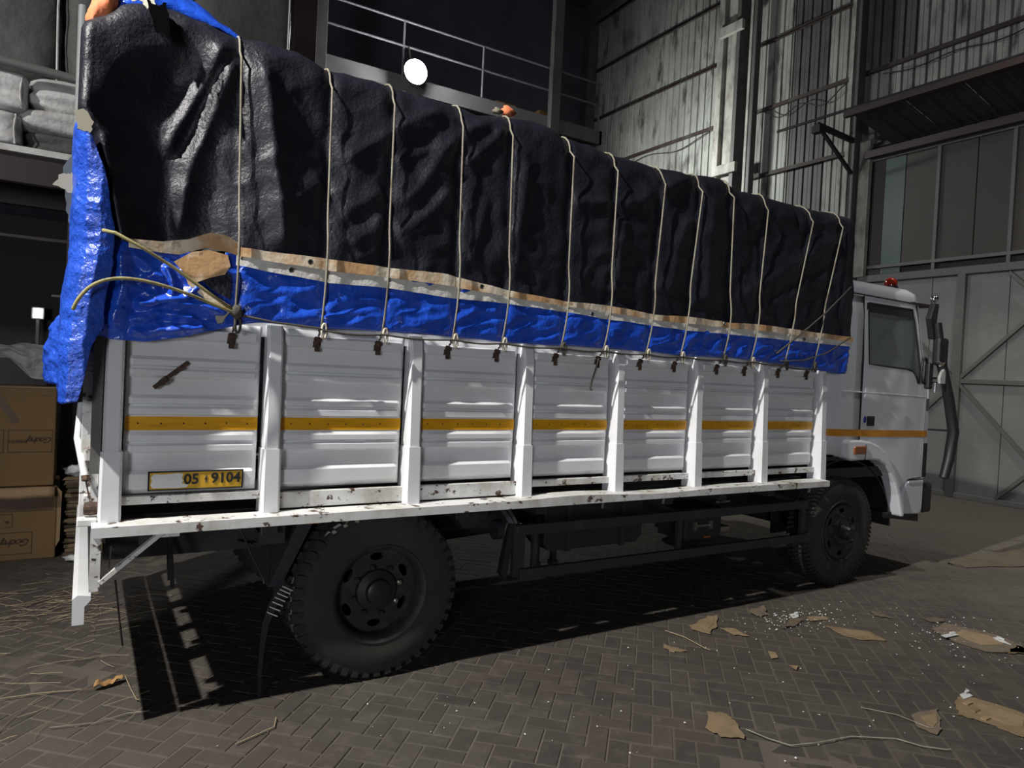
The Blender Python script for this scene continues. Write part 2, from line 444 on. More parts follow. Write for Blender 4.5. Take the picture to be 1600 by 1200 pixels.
R = 260
for i in range(-R, R):
    for j in range(-R, R):
        c = (i - j) % 4
        if c == 0: u, v, ro = i + 1.0, j + 0.5, 0.0
        elif c == 3: u, v, ro = i + 0.5, j + 1.0, math.pi / 2
        else: continue
        u *= CELL; v *= CELL
        x = u * CA - v * SA + 2.0; y = u * SA + v * CA + 3.0
        if -2.6 < x < 13.6 and 0.6 < y < 9.4:
            bricks.append((x, y, ro + ANG))
def brick_pose(x, y):
    n = noise.noise((x * 0.9, y * 0.9, 0.3)) * 0.006
    return n + random.uniform(-0.0015, 0.0015), random.uniform(-0.008, 0.008), random.uniform(-0.008, 0.008)
def brick_score(b):
    p = project((b[0], b[1], 0))
    if p is None or not (-5 < p[0] < 1605 and -5 < p[1] < 1200): return 1e9
    if b[1] > 3.75 and b[0] > 0.3: return 1e8 + p[2]      # under the truck or in its shadow
    return p[2]
order = sorted(range(len(bricks)), key=lambda k: brick_score(bricks[k]))
single = set(order[:300])
stuff = MB()
for k, (x, y, r) in enumerate(bricks):
    dz, tx, ty = brick_pose(x, y)
    if k in single:
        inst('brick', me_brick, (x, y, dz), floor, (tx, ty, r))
    else:
        c, s = math.cos(r), math.sin(r)
        stuff.add([(x + vx * c - vy * s, y + vx * s + vy * c, vz + dz + tx * vy - ty * vx) for vx, vy, vz in BV], BF)
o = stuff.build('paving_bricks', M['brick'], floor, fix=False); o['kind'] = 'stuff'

# ------------------------------------------------------------------ end wall ahead of the truck
wall_front = struct(MB().box(WX + 0.09, WX + 0.16, -12, YB, 0, 15.5).build('wall_front', M['darkvoid'], fix=False))
def sheet_mesh(name, w, h, m, pitch=0.24):
    """ribbed sheet in the YZ plane, ribs towards -X, origin at lower corner"""
    prof = [(0, 0)]
    n = int(round(w / pitch))
    for k in range(n):
        y = k * pitch
        prof += [(y + 0.02, 0), (y + 0.028, 0.05), (y + 0.062, 0.05), (y + 0.07, 0),
                 (y + 0.145, 0), (y + 0.15, 0.006), (y + 0.165, 0.006), (y + 0.17, 0)]
    prof.append((w, 0))
    a = [(x, y, 0) for y, x in prof]; b = [(x, y, h) for y, x in prof]
    return MB().grid([a, b]).mesh(name, m)
SW, SHT = 0.96, 3.16
rows = [0.0, 2.16, 5.30, 8.45, 11.60]
me_sheet = sheet_mesh('sheet', SW, SHT, M['sheet'])
me_sheet_d = sheet_mesh('sheet', SW, SHT, M['sheetdark'])
for ri, z in enumerate(rows[1:], 1):
    for k in range(10):
        y = 8.75 + k * SW
        dark = (k == 1)
        inst('sheet', me_sheet_d if dark else me_sheet, (WX + (0.02 if dark else 0) + 0.008 * (ri % 2), y, z), wall_front)
for ri, z in ((3, 8.45), (4, 11.60)):
    for k in range(14):
        y = 8.75 - (k + 1) * SW
        inst('sheet', me_sheet_d if k == 0 and ri == 3 else me_sheet, (WX + 0.008 * (ri % 2), y, z), wall_front)
me_sheet_s = sheet_mesh('sheet', SW, 1.7, M['sheet'])
for k in range(14):
    inst('sheet', me_sheet_s, (WX + 0.01, 8.75 - (k + 1) * SW, 6.76), wall_front)
for z in (3.70, 5.28, 6.88, 8.45, 10.05, 11.62, 13.2, 14.7):
    if z > 4.5 and z < 6: ya = 8.9
    elif z < 6.8: ya = 8.9
    else: ya = -8
    p = MB()
    p.box(WX - 0.10, WX - 0.035, ya, YB, z - 0.045, z - 0.035)
    p.box(WX - 0.045, WX - 0.035, ya, YB, z - 0.035, z + 0.06)
    p.build('purlin', M['purlin'], wall_front, fix=False)
# built-up lattice column and its batten boxes
for (y0, y1, m) in ((12.42, 12.60, 'column'), (11.90, 12.02, 'columndark')):
    MB().box(WX - 0.42, WX - 0.05, y0, y1, 0, 15).build('column_flange', M[m], wall_front, bevel=0.01)
MB().box(WX - 0.30, WX - 0.24, 12.02, 12.42, 0, 15).build('column_web', M['column'], wall_front)
for z in (10.55, 7.12, 3.7):
    MB().box(WX - 0.5, WX - 0.40, 11.78, 12.5, z - 0.12, z + 0.12).build('column_batten', M['column'], wall_front, bevel=0.01)
MB().box(WX - 0.40, WX - 0.22, 11.42, 11.56, 0, 15).build('column_post', M['columndark'], wall_front, bevel=0.015)
MB().box(WX - 0.42, WX - 0.40, 11.53, 11.60, 0, 15).build('column_edge', M['column'], wall_front)
MB().box(WX - 0.30, WX - 0.06, 8.80, 8.98, 0, 15).build('column_post', M['columndark'], wall_front, bevel=0.015)
MB().box(WX - 0.33, WX - 0.30, 8.92, 9.0, 0, 15).build('column_edge', M['column'], wall_front)
MB().box(WX - 0.16, WX - 0.05, 8.55, 8.78, 4.2, 7).build('jamb', M['column'], wall_front)
MB().box(WX - 0.4, WX - 0.05, YB - 0.35, YB - 0.05, 0, 15).build('column_post', M['columndark'], wall_front)
# cables sagging under the purlins
for (y0, y1, z0, sag) in ((13.0, 17.5, 8.36, 0.35), (9.2, 11.3, 8.36, 0.45), (5.5, 8.4, 8.3, 0.18)):
    pts = [(WX - 0.12, y0 + (y1 - y0) * t, z0 - sag * math.sin(math.pi * t) * (0.6 + 0.4 * math.sin(9 * t))) for t in np.linspace(0, 1, 24)]
    MB().tube(pts, 0.012, 5).build('cable', M['darkvoid'], wall_front)

# ------------------------------------------------------------------ boarded window band above the gate
window_1 = struct(MB().box(WX + 0.02, WX + 0.05, -9, 8.55, 4.2, 6.76).build('window_1', M['darkvoid'], fix=False))
ys = [8.55, 8.28, 7.86, 7.22, 6.55, 5.95, 5.2, 4.4, 3.6, 2.8, 2.0, 1.0, 0, -1.2, -2.4, -3.6, -5, -6.5, -8]
for k in range(len(ys) - 1):
    g = (k == 1)
    MB().box(WX - 0.02 - 0.006 * (k % 2), WX + 0.015, ys[k + 1] + 0.008, ys[k] - 0.008, 4.24 if k < 2 else 4.42, 6.6).build('pane', M['greenpane'] if g else M['board'], window_1)
MB().box(WX - 0.07, WX - 0.02, -8, 8.6, 4.36, 4.42).build('window_rail', M['gateframe'], window_1)
MB().box(WX - 0.07, WX - 0.02, -8, 8.6, 6.56, 6.72).build('window_rail', M['gateframe'], window_1)
for y in (7.22, 5.95, 3.6, 1.0, -1.2):
    MB().box(WX - 0.06, WX - 0.02, y - 0.03, y + 0.03, 4.2, 6.6).build('mullion', M['gateframe'], window_1)

# ------------------------------------------------------------------ steel gate
door_1 = struct(MB().box(WX + 0.0, WX + 0.05, -9, 8.72, 0, 4.2).build('door_1', M['darkvoid'], fix=False))
ys = [8.7, 8.45, 7.21, 5.90, 4.6, 3.3, 2.0, 0.7, -0.6, -1.9, -3.2, -4.5, -5.8, -7.1, -8.4]
for k in range(len(ys) - 1):
    for (z0, z1) in ((0.03, 2.12), (2.14, 4.14)):
        MB().box(WX - 0.035, WX - 0.005, ys[k + 1] + 0.006, ys[k] - 0.006, z0, z1).build('gate_panel', M['gate'], door_1, bevel=0.004)
MB().box(WX - 0.12, WX - 0.035, -8.4, 8.7, 4.08, 4.22).build('top_rail', M['gateframe'], door_1, bevel=0.006)
MB().box(WX - 0.10, WX - 0.035, -8.4, 8.7, 2.09, 2.17).build('mid_rail', M['gateframe'], door_1, bevel=0.006)
MB().box(WX - 0.10, WX - 0.035, -8.4, 8.7, 0.0, 0.09).build('bottom_rail', M['gate'], door_1, bevel=0.006)
for y in (8.6, 6.66, 4.0, 1.4, -1.2, -3.8, -6.4):
    MB().box(WX - 0.13, WX - 0.035, y - 0.07, y + 0.07, 0, 4.1).build('gate_post', M['gateframe'], door_1, bevel=0.006)
    if y < 8: 
        for (yb, zb) in ((y - 1.9, 4.05), (y + 1.9, 4.05), (y - 1.9, 0.1), (y + 1.9, 0.1)):
            if yb > 8.6: yb, zb = 8.5, (4.05 if zb > 2 else 0.1)
            MB().bar((WX - 0.075, y, 2.13), (WX - 0.075, yb, zb), 0.06, 0.06, up=(1, 0, 0)).build('brace', M['gateframe'], door_1)

# ------------------------------------------------------------------ canopy over the gate, reaching into the hall
canopy = thing('canopy', (12.2, 4, 6.8), 'sooty lean-to canopy of ribbed sheets on brackets above the grey gate', 'canopy')
MB().box(12.14, 12.24, -6, 8.25, 7.04, 7.16).build('front_beam', M['rackbrown'], canopy)
MB().tube([(12.16, -6, 7.19), (12.16, 9.75, 7.17)], 0.03, 8).build('edge_pipe', M['darkvoid'], canopy)
MB().box(13.45, 13.55, -6, 8.6, 6.60, 6.74).build('wall_beam', M['rackbrown'], canopy)
for k in range(14):
    y1 = 8.15 - k * 0.98; y0 = y1 - 0.97
    prof = []
    for q in range(3):
        yy = y0 + q * 0.323
        prof += [(yy, 0), (yy + 0.02, -0.03), (yy + 0.06, -0.03), (yy + 0.08, 0)]
    prof.append((y1, 0))
    a = [(12.2, yy, 7.12 + dz) for yy, dz in prof]; b = [(13.6, yy, 6.84 + dz) for yy, dz in prof]
    MB().grid([a, b]).build('canopy_sheet', M['canopy'], canopy, solid=0.004)
for y in (8.85, 5.0, 1.0, -3.0):
    MB().bar((12.2, y, 7.08), (13.4, y, 7.02), 0.07, 0.1).build('bracket_arm', M['darkvoid'], canopy)
    MB().bar((12.35, y, 7.0), (13.4, y, 6.35), 0.06, 0.06).build('bracket_strut', M['darkvoid'], canopy)
    MB().box(12.16, 12.3, y - 0.09, y + 0.09, 6.92, 7.06).build('bracket_shoe', M['darkvoid'], canopy)

# ------------------------------------------------------------------ far wall, roof, mezzanine
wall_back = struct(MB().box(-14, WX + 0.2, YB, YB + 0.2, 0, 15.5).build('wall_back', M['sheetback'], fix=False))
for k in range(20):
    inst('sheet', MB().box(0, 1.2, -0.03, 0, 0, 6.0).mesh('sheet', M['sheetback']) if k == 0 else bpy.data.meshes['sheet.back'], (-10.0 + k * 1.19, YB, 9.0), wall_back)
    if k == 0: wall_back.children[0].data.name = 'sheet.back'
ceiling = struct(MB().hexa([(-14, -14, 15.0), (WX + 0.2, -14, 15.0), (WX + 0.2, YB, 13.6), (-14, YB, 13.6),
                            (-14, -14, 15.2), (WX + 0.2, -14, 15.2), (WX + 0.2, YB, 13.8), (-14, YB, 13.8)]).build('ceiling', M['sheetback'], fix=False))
for x in (-6, 0.5, 7.0, 13.2):
    MB().bar((x, -13, 14.6), (x, YB, 13.2), 0.25, 0.55).build('roof_beam', M['columndark'], ceiling)
for y in (6, 8.5, 11, 13.5, 16):
    MB().box(-13, WX, y - 0.05, y + 0.05, 13.9 - y * 0.016, 14.05 - y * 0.016).build('roof_purlin', M['columndark'], ceiling)

YM = 12.0
mezz = struct(MB().box(-13, 9.3, YM + 0.06, YB, 6.98, 7.12).build('trim_1', M['sheetback'], fix=False))
MB().box(-13, 9.3, YM, YM + 0.06, 6.86, 7.14).build('fascia', M['slab'], mezz)
MB().box(9.24, 9.3, YM, YB, 6.86, 7.14).build('fascia', M['columndark'], mezz)
for x in (3.18, 7.98):
    MB().box(x - 0.11, x + 0.11, YM - 0.14, YM - 0.005, 0, 13.7).build('mezzanine_column', M['columndark'], mezz, bevel=0.01)
MB().box(2.62, 2.98, YM - 0.65, YM - 0.3, 0, 13.7).build('mezzanine_column', M['rackbrown'], mezz, bevel=0.01)
railing = thing('railing', (5, YM, 7.14), 'two-bar grey pipe railing along the mezzanine edge behind the lamp', 'railing')
for z in (8.13, 7.68):
    MB().tube([(-12, YM + 0.03, z), (9.25, YM + 0.03, z)], 0.022, 8).build('rail_bar', M['railpaint'], railing, smooth=60)
for x in (-2.2, 0.1, 2.2, 4.72, 6.36, 9.2):
    MB().tube([(x, YM + 0.03, 7.13), (x, YM + 0.03, 8.13)], 0.022, 8).build('rail_post', M['railpaint'], railing, smooth=60)
# stored cartons on the mezzanine, dim
for (x, w, h, lab) in ((8.35, 0.45, 0.42, 'dim carton on the mezzanine right of its last column'), (7.3, 0.5, 0.36, 'dim carton on the mezzanine left of its last column')):
    t = thing('stored_carton', (x, YM + 0.9, 7.12), lab, 'carton', 'cartons on the mezzanine')
    MB().box(x - w / 2, x + w / 2, YM + 0.7, YM + 1.1, 7.12, 7.12 + h).build('carton_body', M['card'], t, bevel=0.01)
    MB().box(x - 0.03, x + 0.03, YM + 0.69, YM + 1.11, 7.12 + h * 0.3, 7.125 + h).build('tape_and_shade_strip', M['tapeshade'], t)

# ------------------------------------------------------------------ the lamp that is in view
LP = Vector((4.80, 11.6, 7.09))
fl = thing('flood_lamp', LP, 'blazing round white lamp hung on the mezzanine railing above the tarpaulin', 'lamp')
MB().lathe([(0.001, -0.12), (0.09, -0.115), (0.16, -0.085), (0.2, -0.03), (0.205, 0.0), (0.19, 0.03), (0.001, 0.04)], LP, 'y', 32).build('diffuser', M['lampglow'], fl, smooth=60)
MB().lathe([(0.001, 0.20), (0.10, 0.19), (0.16, 0.12), (0.215, 0.05), (0.215, 0.01), (0.2, 0.01), (0.2, 0.05), (0.001, 0.06)], LP, 'y', 32).build('housing', M['columndark'], fl, smooth=40)
MB().tube([LP + Vector((0, 0.15, 0.1)), LP + Vector((0, 0.26, 0.3)), LP + Vector((0, 0.38, 0.58))], 0.015, 6).build('hanger', M['steel'], fl)
sl = thing('work_lamp', (-0.48, 9.72, 0), 'small bright lamp glowing in the dark far left behind the blue tarpaulin', 'lamp')
MB().box(-0.525, -0.435, 9.66, 9.68, 2.24, 2.345).build('lens', M['lampsmall'], sl)
MB().box(-0.54, -0.42, 9.68, 9.74, 2.225, 2.36).build('lamp_case', M['columndark'], sl)
MB().box(-0.495, -0.465, 9.69, 9.72, 0.0, 2.225).build('lamp_post', M['columndark'], sl)

# ================================================================== TRUCK
truck = thing('truck', (3.9, 5.1, 0), 'white cargo truck with yellow side stripe and high cage body, loaded under tarpaulins', 'truck')
YF = 6.30            # far side of the body
def tp(mb, name, m, parent=truck, **k):
    return mb.build(name, M[m], parent, **k)

# ---- deck, rails
for (ya, yb) in ((3.80, 3.93), (YF - 0.05, YF + 0.08)):
    b = MB()
    # the rail is slightly bowed where the photo shows bent plates
    xs = np.linspace(0.05, 5.71, 30)
    top = [1.062 + 0.012 * math.sin((x - 2.5) * 3.9) * (1 if 2.55 < x < 4.1 else 0) for x in xs]
    for i in range(len(xs) - 1):
        b.hexa([(xs[i], ya, 1.012), (xs[i + 1], ya, 1.012), (xs[i + 1], yb, 1.012), (xs[i], yb, 1.012),
                (xs[i], ya, top[i]), (xs[i + 1], ya, top[i + 1]), (xs[i + 1], yb, top[i + 1] + 0.006), (xs[i], yb, top[i] + 0.006)])
    tp(b, 'deck_rail', 'white_worn', smooth=30)
tp(MB().box(0.08, 5.74, 4.12, YF - 0.12, 1.0, 1.05), 'deck_floor', 'chassis')
for x in np.arange(0.3, 5.7, 0.6):
    tp(MB().box(x - 0.04, x + 0.04, 3.94, YF - 0.06, 0.93, 1.0), 'cross_member', 'chassis')
tp(MB().box(0.06, 5.76, 3.99, 4.03, 2.02, 2.10).box(0.06, 5.76, YF - 0.1, YF - 0.06, 2.02, 2.10), 'top_rail', 'white')

# ---- posts
post_x = [0.125, 0.885, 1.722, 2.538, 3.338, 4.145, 4.932, 5.735]
def post_mesh(w=0.082, wb=0.100, rear=False):
    b = MB()
    # lower sleeve
    h0, h1, h2 = 1.055, 1.41, 2.085
    d0, d1 = 0.135, 0.098
    yb = 4.02
    for (za, zb, wa, wb_, da, db) in ((h0, h1, wb, wb * 0.95, d0, d0 - 0.012), (h1, h2 - 0.10, w, w, d1 + 0.018, d1), (h2 - 0.10, h2, w, w, d1, d1 - 0.028)):
        c = 0.012
        def loop(z, ww, d):
            return [(-ww / 2, yb, z), (-ww / 2, yb - d + c * 2.0, z), (-ww / 2 + c, yb - d, z), (ww / 2 - c, yb - d, z), (ww / 2, yb - d + c, z), (ww / 2, yb, z)]
        A = loop(za, wa, da); B_ = loop(zb, wb_, db)
        n = len(A)
        b.add(A + B_, [tuple(range(n)), tuple(range(n, 2 * n))[::-1]] + [(i, (i + 1) % n, n + (i + 1) % n, n + i) for i in range(n)])
    return b
pm = post_mesh()
me_post = pm.mesh('post', M['white'])
bm = bmesh.new(); bm.from_mesh(me_post); bmesh.ops.recalc_face_normals(bm, faces=bm.faces); bm.to_mesh(me_post); bm.free()
for i, x in enumerate(post_x):
    o = inst('post', me_post, (x, 0, 0), truck)
    # far-side twin
    o2 = inst('post', me_post, (x, 10.2 + 0.08, 0), truck, (0, 0, math.pi))
    o2.location = (x, YF + 3.95, 0)
# rust blots on the tail post
for (x, z, r) in ((0.118, 1.66, 0.020), (0.122, 1.475, 0.024), (0.14, 1.57, 0.008)):
    pts = [(x + r * (0.75 + 0.4 * random.random()) * math.cos(t), z + r * (0.7 + 0.4 * random.random()) * math.sin(t)) for t in np.linspace(0, 2 * math.pi, 13)[:-1]]
    tp(MB().prism(pts, xz(), 3.921, 3.931), 'rust_blot', 'rust')

# ---- pressed side panels, one for each bay
prof = [(2.075, 0), (2.04, 0), (2.03, 1), (1.99, 1), (1.975, 0), (1.885, 0), (1.868, 1), (1.842, 1), (1.832, 0.15), (1.828, 0.15), (1.815, 1), (1.79, 1), (1.775, 0),
        (1.69, 0), (1.672, 1), (1.648, 1), (1.638, 0.15), (1.634, 0.15), (1.620, 1), (1.592, 1), (1.584, 0.2), (1.506, 0.2), (1.498, 0.35), (1.482, 1), (1.456, 1), (1.448, 0.15), (1.442, 0.15), (1.428, 1), (1.402, 1), (1.39, 0),
        (1.305, 0), (1.285, 1), (1.215, 1.0), (1.195, 0.2), (1.185, 0.0)]
AMP = 0.027; YP = 3.99
def panel_mesh(w):
    # pressed ridges fade out at both ends of the sheet
    us = [0, 0.012, 0.03, w * 0.25, w * 0.5, w * 0.75, w - 0.03, w - 0.012, w]
    P = []
    for (z, a) in prof:
        row = []
        for u in us:
            e = min(u, w - u)
            k = min(1.0, e / 0.03)
            row.append((u, YP - AMP * a * k, z))
        P.append(row)
    # returns at both ends so that the sheet has thickness
    return MB().grid(P)
bays = [(post_x[i] + 0.052, post_x[i + 1] - 0.068) for i in range(7)]
panel_objs = []
for i, (xa, xb) in enumerate(bays):
    b = panel_mesh(xb - xa)
    b.v = [(x + xa, y, z) for x, y, z in b.v]
    o = tp(b, 'side_panel', 'white', smooth=35, solid=0.004)
    panel_objs.append(o)
    s = MB()
    s.box(xa + 0.002, xb - 0.002, YP - AMP * 0.2 - 0.0075, YP - AMP * 0.2 - 0.0035, 1.508, 1.578)
    s.build('yellow_stripe', M['yellow'], o)
    # rivets of the tape
    r = MB()
    for q in np.arange(xa + 0.06, xb - 0.03, 0.105):
        r.lathe([(0.0001, -0.003), (0.004, -0.002), (0.005, 0)], (q, YP - AMP * 0.2 - 0.0075, 1.543 + random.uniform(-0.002, 0.002)), 'y', 6)
    r.build('rivets', M['rust'], o)['kind'] = 'stuff'
    # bottom bar of the bay
    if i == 0: z0, z1 = 1.135, 1.178
    elif i < 3: z0, z1 = 1.074, 1.165
    else: z0, z1 = 1.120, 1.166
    MB().box(xa - 0.01, xb + 0.02, 3.945, 3.985, z0, z1).build('bottom_bar', M['white_worn'], o, bevel=0.004)
    # far-side panel, plain
    f = panel_mesh(xb - xa)
    f.v = [(x + xa, 10.23 - y, z) for x, y, z in f.v]
    tp(f, 'side_panel', 'white', solid=0.004)

# rust streaks below the hooks
hook_x = [0.66, 1.115, 1.475, 1.935, 2.29, 2.76, 3.13, 3.53, 3.88, 4.35, 4.68, 5.11, 5.50]
# ---- rope hooks on the top rail
for i, x in enumerate(hook_x):
    z = 2.03 if i else 2.02
    b = MB()
    b.box(x - 0.014, x + 0.014, 3.942, 3.952, z - 0.075, z + 0.01)
    b.box(x - 0.02, x + 0.02, 3.950, 3.972, z - 0.05, z - 0.015)
    b.box(x - 0.02, x + 0.02, 3.936, 3.95, z - 0.02, z + 0.004)
    pts = [(x + 0.0, 3.93 - 0.02 * math.sin(t), z + 0.015 + 0.03 * (1 - math.cos(t)) * 0.5) for t in np.linspace(0, math.pi, 7)]
    b.tube(pts, 0.006, 6)
    tp(b, 'hook', 'rust', bevel=0.002)
# ---- latch handle on the first bay
tp(MB().bar((0.30, 3.955, 1.725), (0.455, 3.955, 1.862), 0.022, 0.022, up=(0, 1, 0)).bar((0.33, 3.95, 1.75), (0.36, 3.95, 1.777), 0.03, 0.032, up=(0, 1, 0)), 'latch_handle', 'rust', bevel=0.003)

# ---- number board
plate = tp(MB().box(0.295, 0.742, 3.948, 3.956, 1.206, 1.295), 'number_board', 'plate_yellow')
fr = MB()
fr.box(0.290, 0.747, 3.944, 3.957, 1.293, 1.299).box(0.290, 0.747, 3.944, 3.957, 1.201, 1.207).box(0.290, 0.297, 3.944, 3.957, 1.201, 1.299).box(0.740, 0.747, 3.944, 3.957, 1.201, 1.299)
fr.build('board_frame', M['ink'], plate)
pts = [(0.312, 1.214), (0.302, 1.232), (0.309, 1.251), (0.303, 1.271), (0.318, 1.286), (0.372, 1.284), (0.43, 1.289), (0.452, 1.285), (0.447, 1.262), (0.454, 1.25), (0.447, 1.236), (0.478, 1.226), (0.47, 1.214), (0.415, 1.211), (0.36, 1.213)]
MB().prism(pts, xz(), 3.9465, 3.949).build('white_overpaint', M['white'], plate)
def put_text(body, size, x, y, z, m, parent, name, flip=False, **k):
    v, f = text_geom(body, size, **k)
    s = -1 if flip else 1
    b = MB().add([(x + s * a, y - c, z + s * bb) for a, bb, c in v], f)
    return b.build(name, M[m], parent, fix=False)
put_text('05', 0.074, 0.492, 3.9455, 1.2535, 'ink', plate, 'digits', offset=0.0020, thick=0.002)
put_text('9104', 0.074, 0.660, 3.9455, 1.2555, 'ink', plate, 'digits', offset=0.0020, thick=0.002)
for z in (1.243, 1.255, 1.267):
    MB().lathe([(0.0001, -0.002), (0.006, -0.001), (0.006, 0.002)], (0.562, 3.9465, z), 'y', 10).build('rivet', M['steel'] if z != 1.255 else M['ink'], plate)

# ---- tail end: gate, bumper, corner bracket
tail = MB().box(0.045, 0.075, 4.02, YF - 0.1, 1.06, 2.05)
tg = tp(tail, 'tailgate', 'white_worn')
for z in (1.15, 1.38, 1.62, 1.86, 2.0):
    MB().box(0.015, 0.045, 4.02, YF - 0.1, z - 0.03, z + 0.03).build('tailgate_rib', M['white_worn'], tg, bevel=0.005)
for y in (4.1, 4.65, 5.2, 5.75):
    MB().box(-0.005, 0.045, y - 0.03, y + 0.03, 1.06, 2.05).build('tailgate_stile', M['white_worn'], tg, bevel=0.005)
MB().tube([(-0.01, 4.25, 1.62), (-0.02, 4.15, 1.45), (0.02, 3.98, 1.27)], 0.017, 8).build('latch_rod', M['white'], tg, smooth=60)
MB().tube([(0.02, 3.98, 1.285), (0.022, 3.97, 1.262)], 0.019, 8).build('rod_end', M['rust'], tg)
MB().tube([(0.022, 3.98, 1.26), (0.04, 3.96, 1.17)], 0.004, 5).build('latch_wire', M['rust'], tg)
tp(MB().lathe([(0.0001, -0.03), (0.03, -0.028), (0.034, 0), (0.03, 0.03)], (0.045, 3.965, 1.125), 'x', 14), 'tail_lamp_socket', 'rust')
tp(MB().box(-0.01, 0.075, 3.90, 3.98, 1.05, 1.085), 'tail_corner', 'white_worn', bevel=0.006)
tp(MB().box(0.035, 0.078, 3.925, 3.99, 1.30, 2.0), 'tail_dark_bar', 'gateframe')  # dark bar added for the dark recess beside the tail post
# channel bumper hung behind the deck, seen almost end-on
bp = MB()
secs = [(-0.02, 0.575), (0.03, 0.575), (0.03, 0.66), (0.055, 0.69), (0.055, 0.71), (0.0, 0.72), (-0.022, 0.70)]
bp.prism(secs, lambda u, v, w: (u + 0.006, w, v), 3.9, YF - 0.02)
bumper = tp(bp, 'rear_bumper', 'white')
tp(MB().box(0.05, 0.095, 3.88, 3.93, 0.735, 1.012), 'bumper_hanger', 'white_worn')
tp(MB().box(0.05, 0.095, YF - 0.1, YF - 0.05, 0.735, 1.012), 'bumper_hanger', 'white_worn')
tp(MB().bar((0.095, 3.895, 0.775), (0.36, 3.895, 1.0), 0.02, 0.045, up=(0, 1, 0)), 'corner_brace', 'white_worn')
tp(MB().box(0.33, 0.44, 3.885, 3.92, 0.975, 1.012), 'brace_foot', 'white_worn')
# tail frame under the deck: bars that the lamp throws on the paving
tp(MB().box(0.05, 0.09, 3.95, YF - 0.1, 0.80, 0.86).box(0.05, 0.09, 3.95, YF - 0.1, 0.74, 0.765), 'tail_frame_bar', 'chassis')
for y in (4.5, 4.95, 5.4, 5.8):
    tp(MB().box(0.055, 0.085, y - 0.05, y + 0.05, 0.74, 1.0), 'tail_frame_upright', 'chassis')
for (y0, y1) in ((4.2, 4.5), (4.35, 4.65), (4.95, 5.25)):
    tp(MB().bar((0.45, y0, 0.62), (0.45, y1, 0.98), 0.02, 0.02, up=(1, 0, 0)), 'tail_frame_stay', 'chassis')
tp(MB().tube([(0.14, 3.97, 0.93), (0.135, 3.97, 0.80), (0.16, 3.97, 0.79)], 0.004, 5), 'wire_hook', 'steel')
tp(MB().tube([(0.17, 4.1, 0.72), (0.20, 4.1, 0.48), (0.215, 4.1, 0.37)], 0.005, 5), 'hanging_rod', 'rackbrown')

# ---- chassis, axles, springs
for y in (4.62, 5.48):
    tp(MB().box(0.12, 7.6, y - 0.035, y + 0.035, 0.70, 0.93), 'chassis_rail', 'chassis')
for (x, r) in ((1.56, 0.09), (6.24, 0.06)):
    tp(MB().cyl((x, 4.1, 0.51), (x, 6.1, 0.51), r, 14), 'axle', 'chassis', smooth=50)
tp(MB().lathe([(0.001, -0.2), (0.12, -0.17), (0.2, 0), (0.12, 0.17), (0.001, 0.2)], (1.56, 5.05, 0.51), 'x', 20), 'differential', 'chassis', smooth=50)
for (xa, xb) in ((0.85, 2.27), (5.55, 6.95)):
    for y in (4.55, 5.55):
        b = MB()
        for q in range(6):
            hw = (xb - xa) / 2 * (1 - q * 0.12); xc = (xa + xb) / 2
            pts = [(xc + hw * t, y, 0.74 - 0.14 * (1 - t * t) - q * 0.016 + 0.02) for t in np.linspace(-1, 1, 9)]
            for k in range(8): b.bar(pts[k], pts[k + 1], 0.07, 0.013)
        tp(b, 'leaf_spring', 'chassis')
tp(MB().cyl((1.7, 5.05, 0.52), (5.4, 5.05, 0.72), 0.055, 14), 'drive_shaft', 'chassis', smooth=50)
# spring hanger ahead of the rear wheel
tp(MB().prism([(2.18, 1.0), (2.46, 1.0), (2.46, 0.86), (2.36, 0.80), (2.27, 0.80), (2.22, 0.86)], xz(), 4.25, 4.27), 'hanger_plate', 'guard')
for (x, z) in ((2.29, 0.88), (2.34, 0.93), (2.40, 0.9)):
    tp(MB().lathe([(0.0001, -0.012), (0.012, -0.012), (0.012, 0)], (x, 4.25, z), 'y', 8), 'bolt', 'black')
# fuel tank, air tank, battery box
ft = tp(MB().prism([(3.0 + 0.0, 0.60), (3.06, 0.545), (3.92, 0.545), (3.98, 0.60), (3.98, 0.93), (3.92, 0.985), (3.06, 0.985), (3.0, 0.93)], xz(), 4.32, 4.58), 'tool_box', 'chassis', bevel=0.01)
for x in (3.22, 3.76):
    MB().box(x - 0.02, x + 0.02, 4.305, 4.59, 0.535, 0.995).build('strap', M['guard'], ft)
tp(MB().lathe([(0.0001, -0.11), (0.32, -0.11), (0.40, -0.09), (0.42, 0), (0.40, 0.09), (0.2, 0.11), (0.2, 0.02), (0.0001, 0.02)], (3.55, 5.05, 0.74), 'z', 36), 'spare_tyre', 'rubber', smooth=50)
for (x, y) in ((2.98, 4.62), (3.14, 4.62)):
    tp(MB().box(x - 0.02, x + 0.02, y - 0.25, y - 0.21, 0.44, 0.80).box(x - 0.03, x + 0.03, y - 0.26, y - 0.2, 0.42, 0.46), 'air_tank_bracket', 'guard')
tp(MB().cyl((2.66, 4.5, 0.70), (3.1, 4.5, 0.70), 0.07, 18), 'air_tank', 'guard', smooth=50)
bb = tp(MB().box(4.42, 4.86, 4.26, 4.6, 0.52, 0.80), 'battery_box', 'chassis', bevel=0.012)
MB().box(4.52, 4.72, 4.245, 4.26, 0.635, 0.655).box(4.51, 4.54, 4.24, 4.26, 0.61, 0.68).box(4.70, 4.73, 4.24, 4.26, 0.61, 0.68).build('battery_strap', M['steel'], bb)
MB().box(4.64, 4.72, 4.25, 4.262, 0.53, 0.55).build('battery_label', M['amber'], bb)
tp(MB().box(4.86, 5.02, 4.3, 4.5, 0.56, 0.60), 'step_plate', 'steel')
tp(MB().box(4.80, 4.98, 4.28, 4.30, 0.825, 0.84), 'pipe_clip', 'steel')
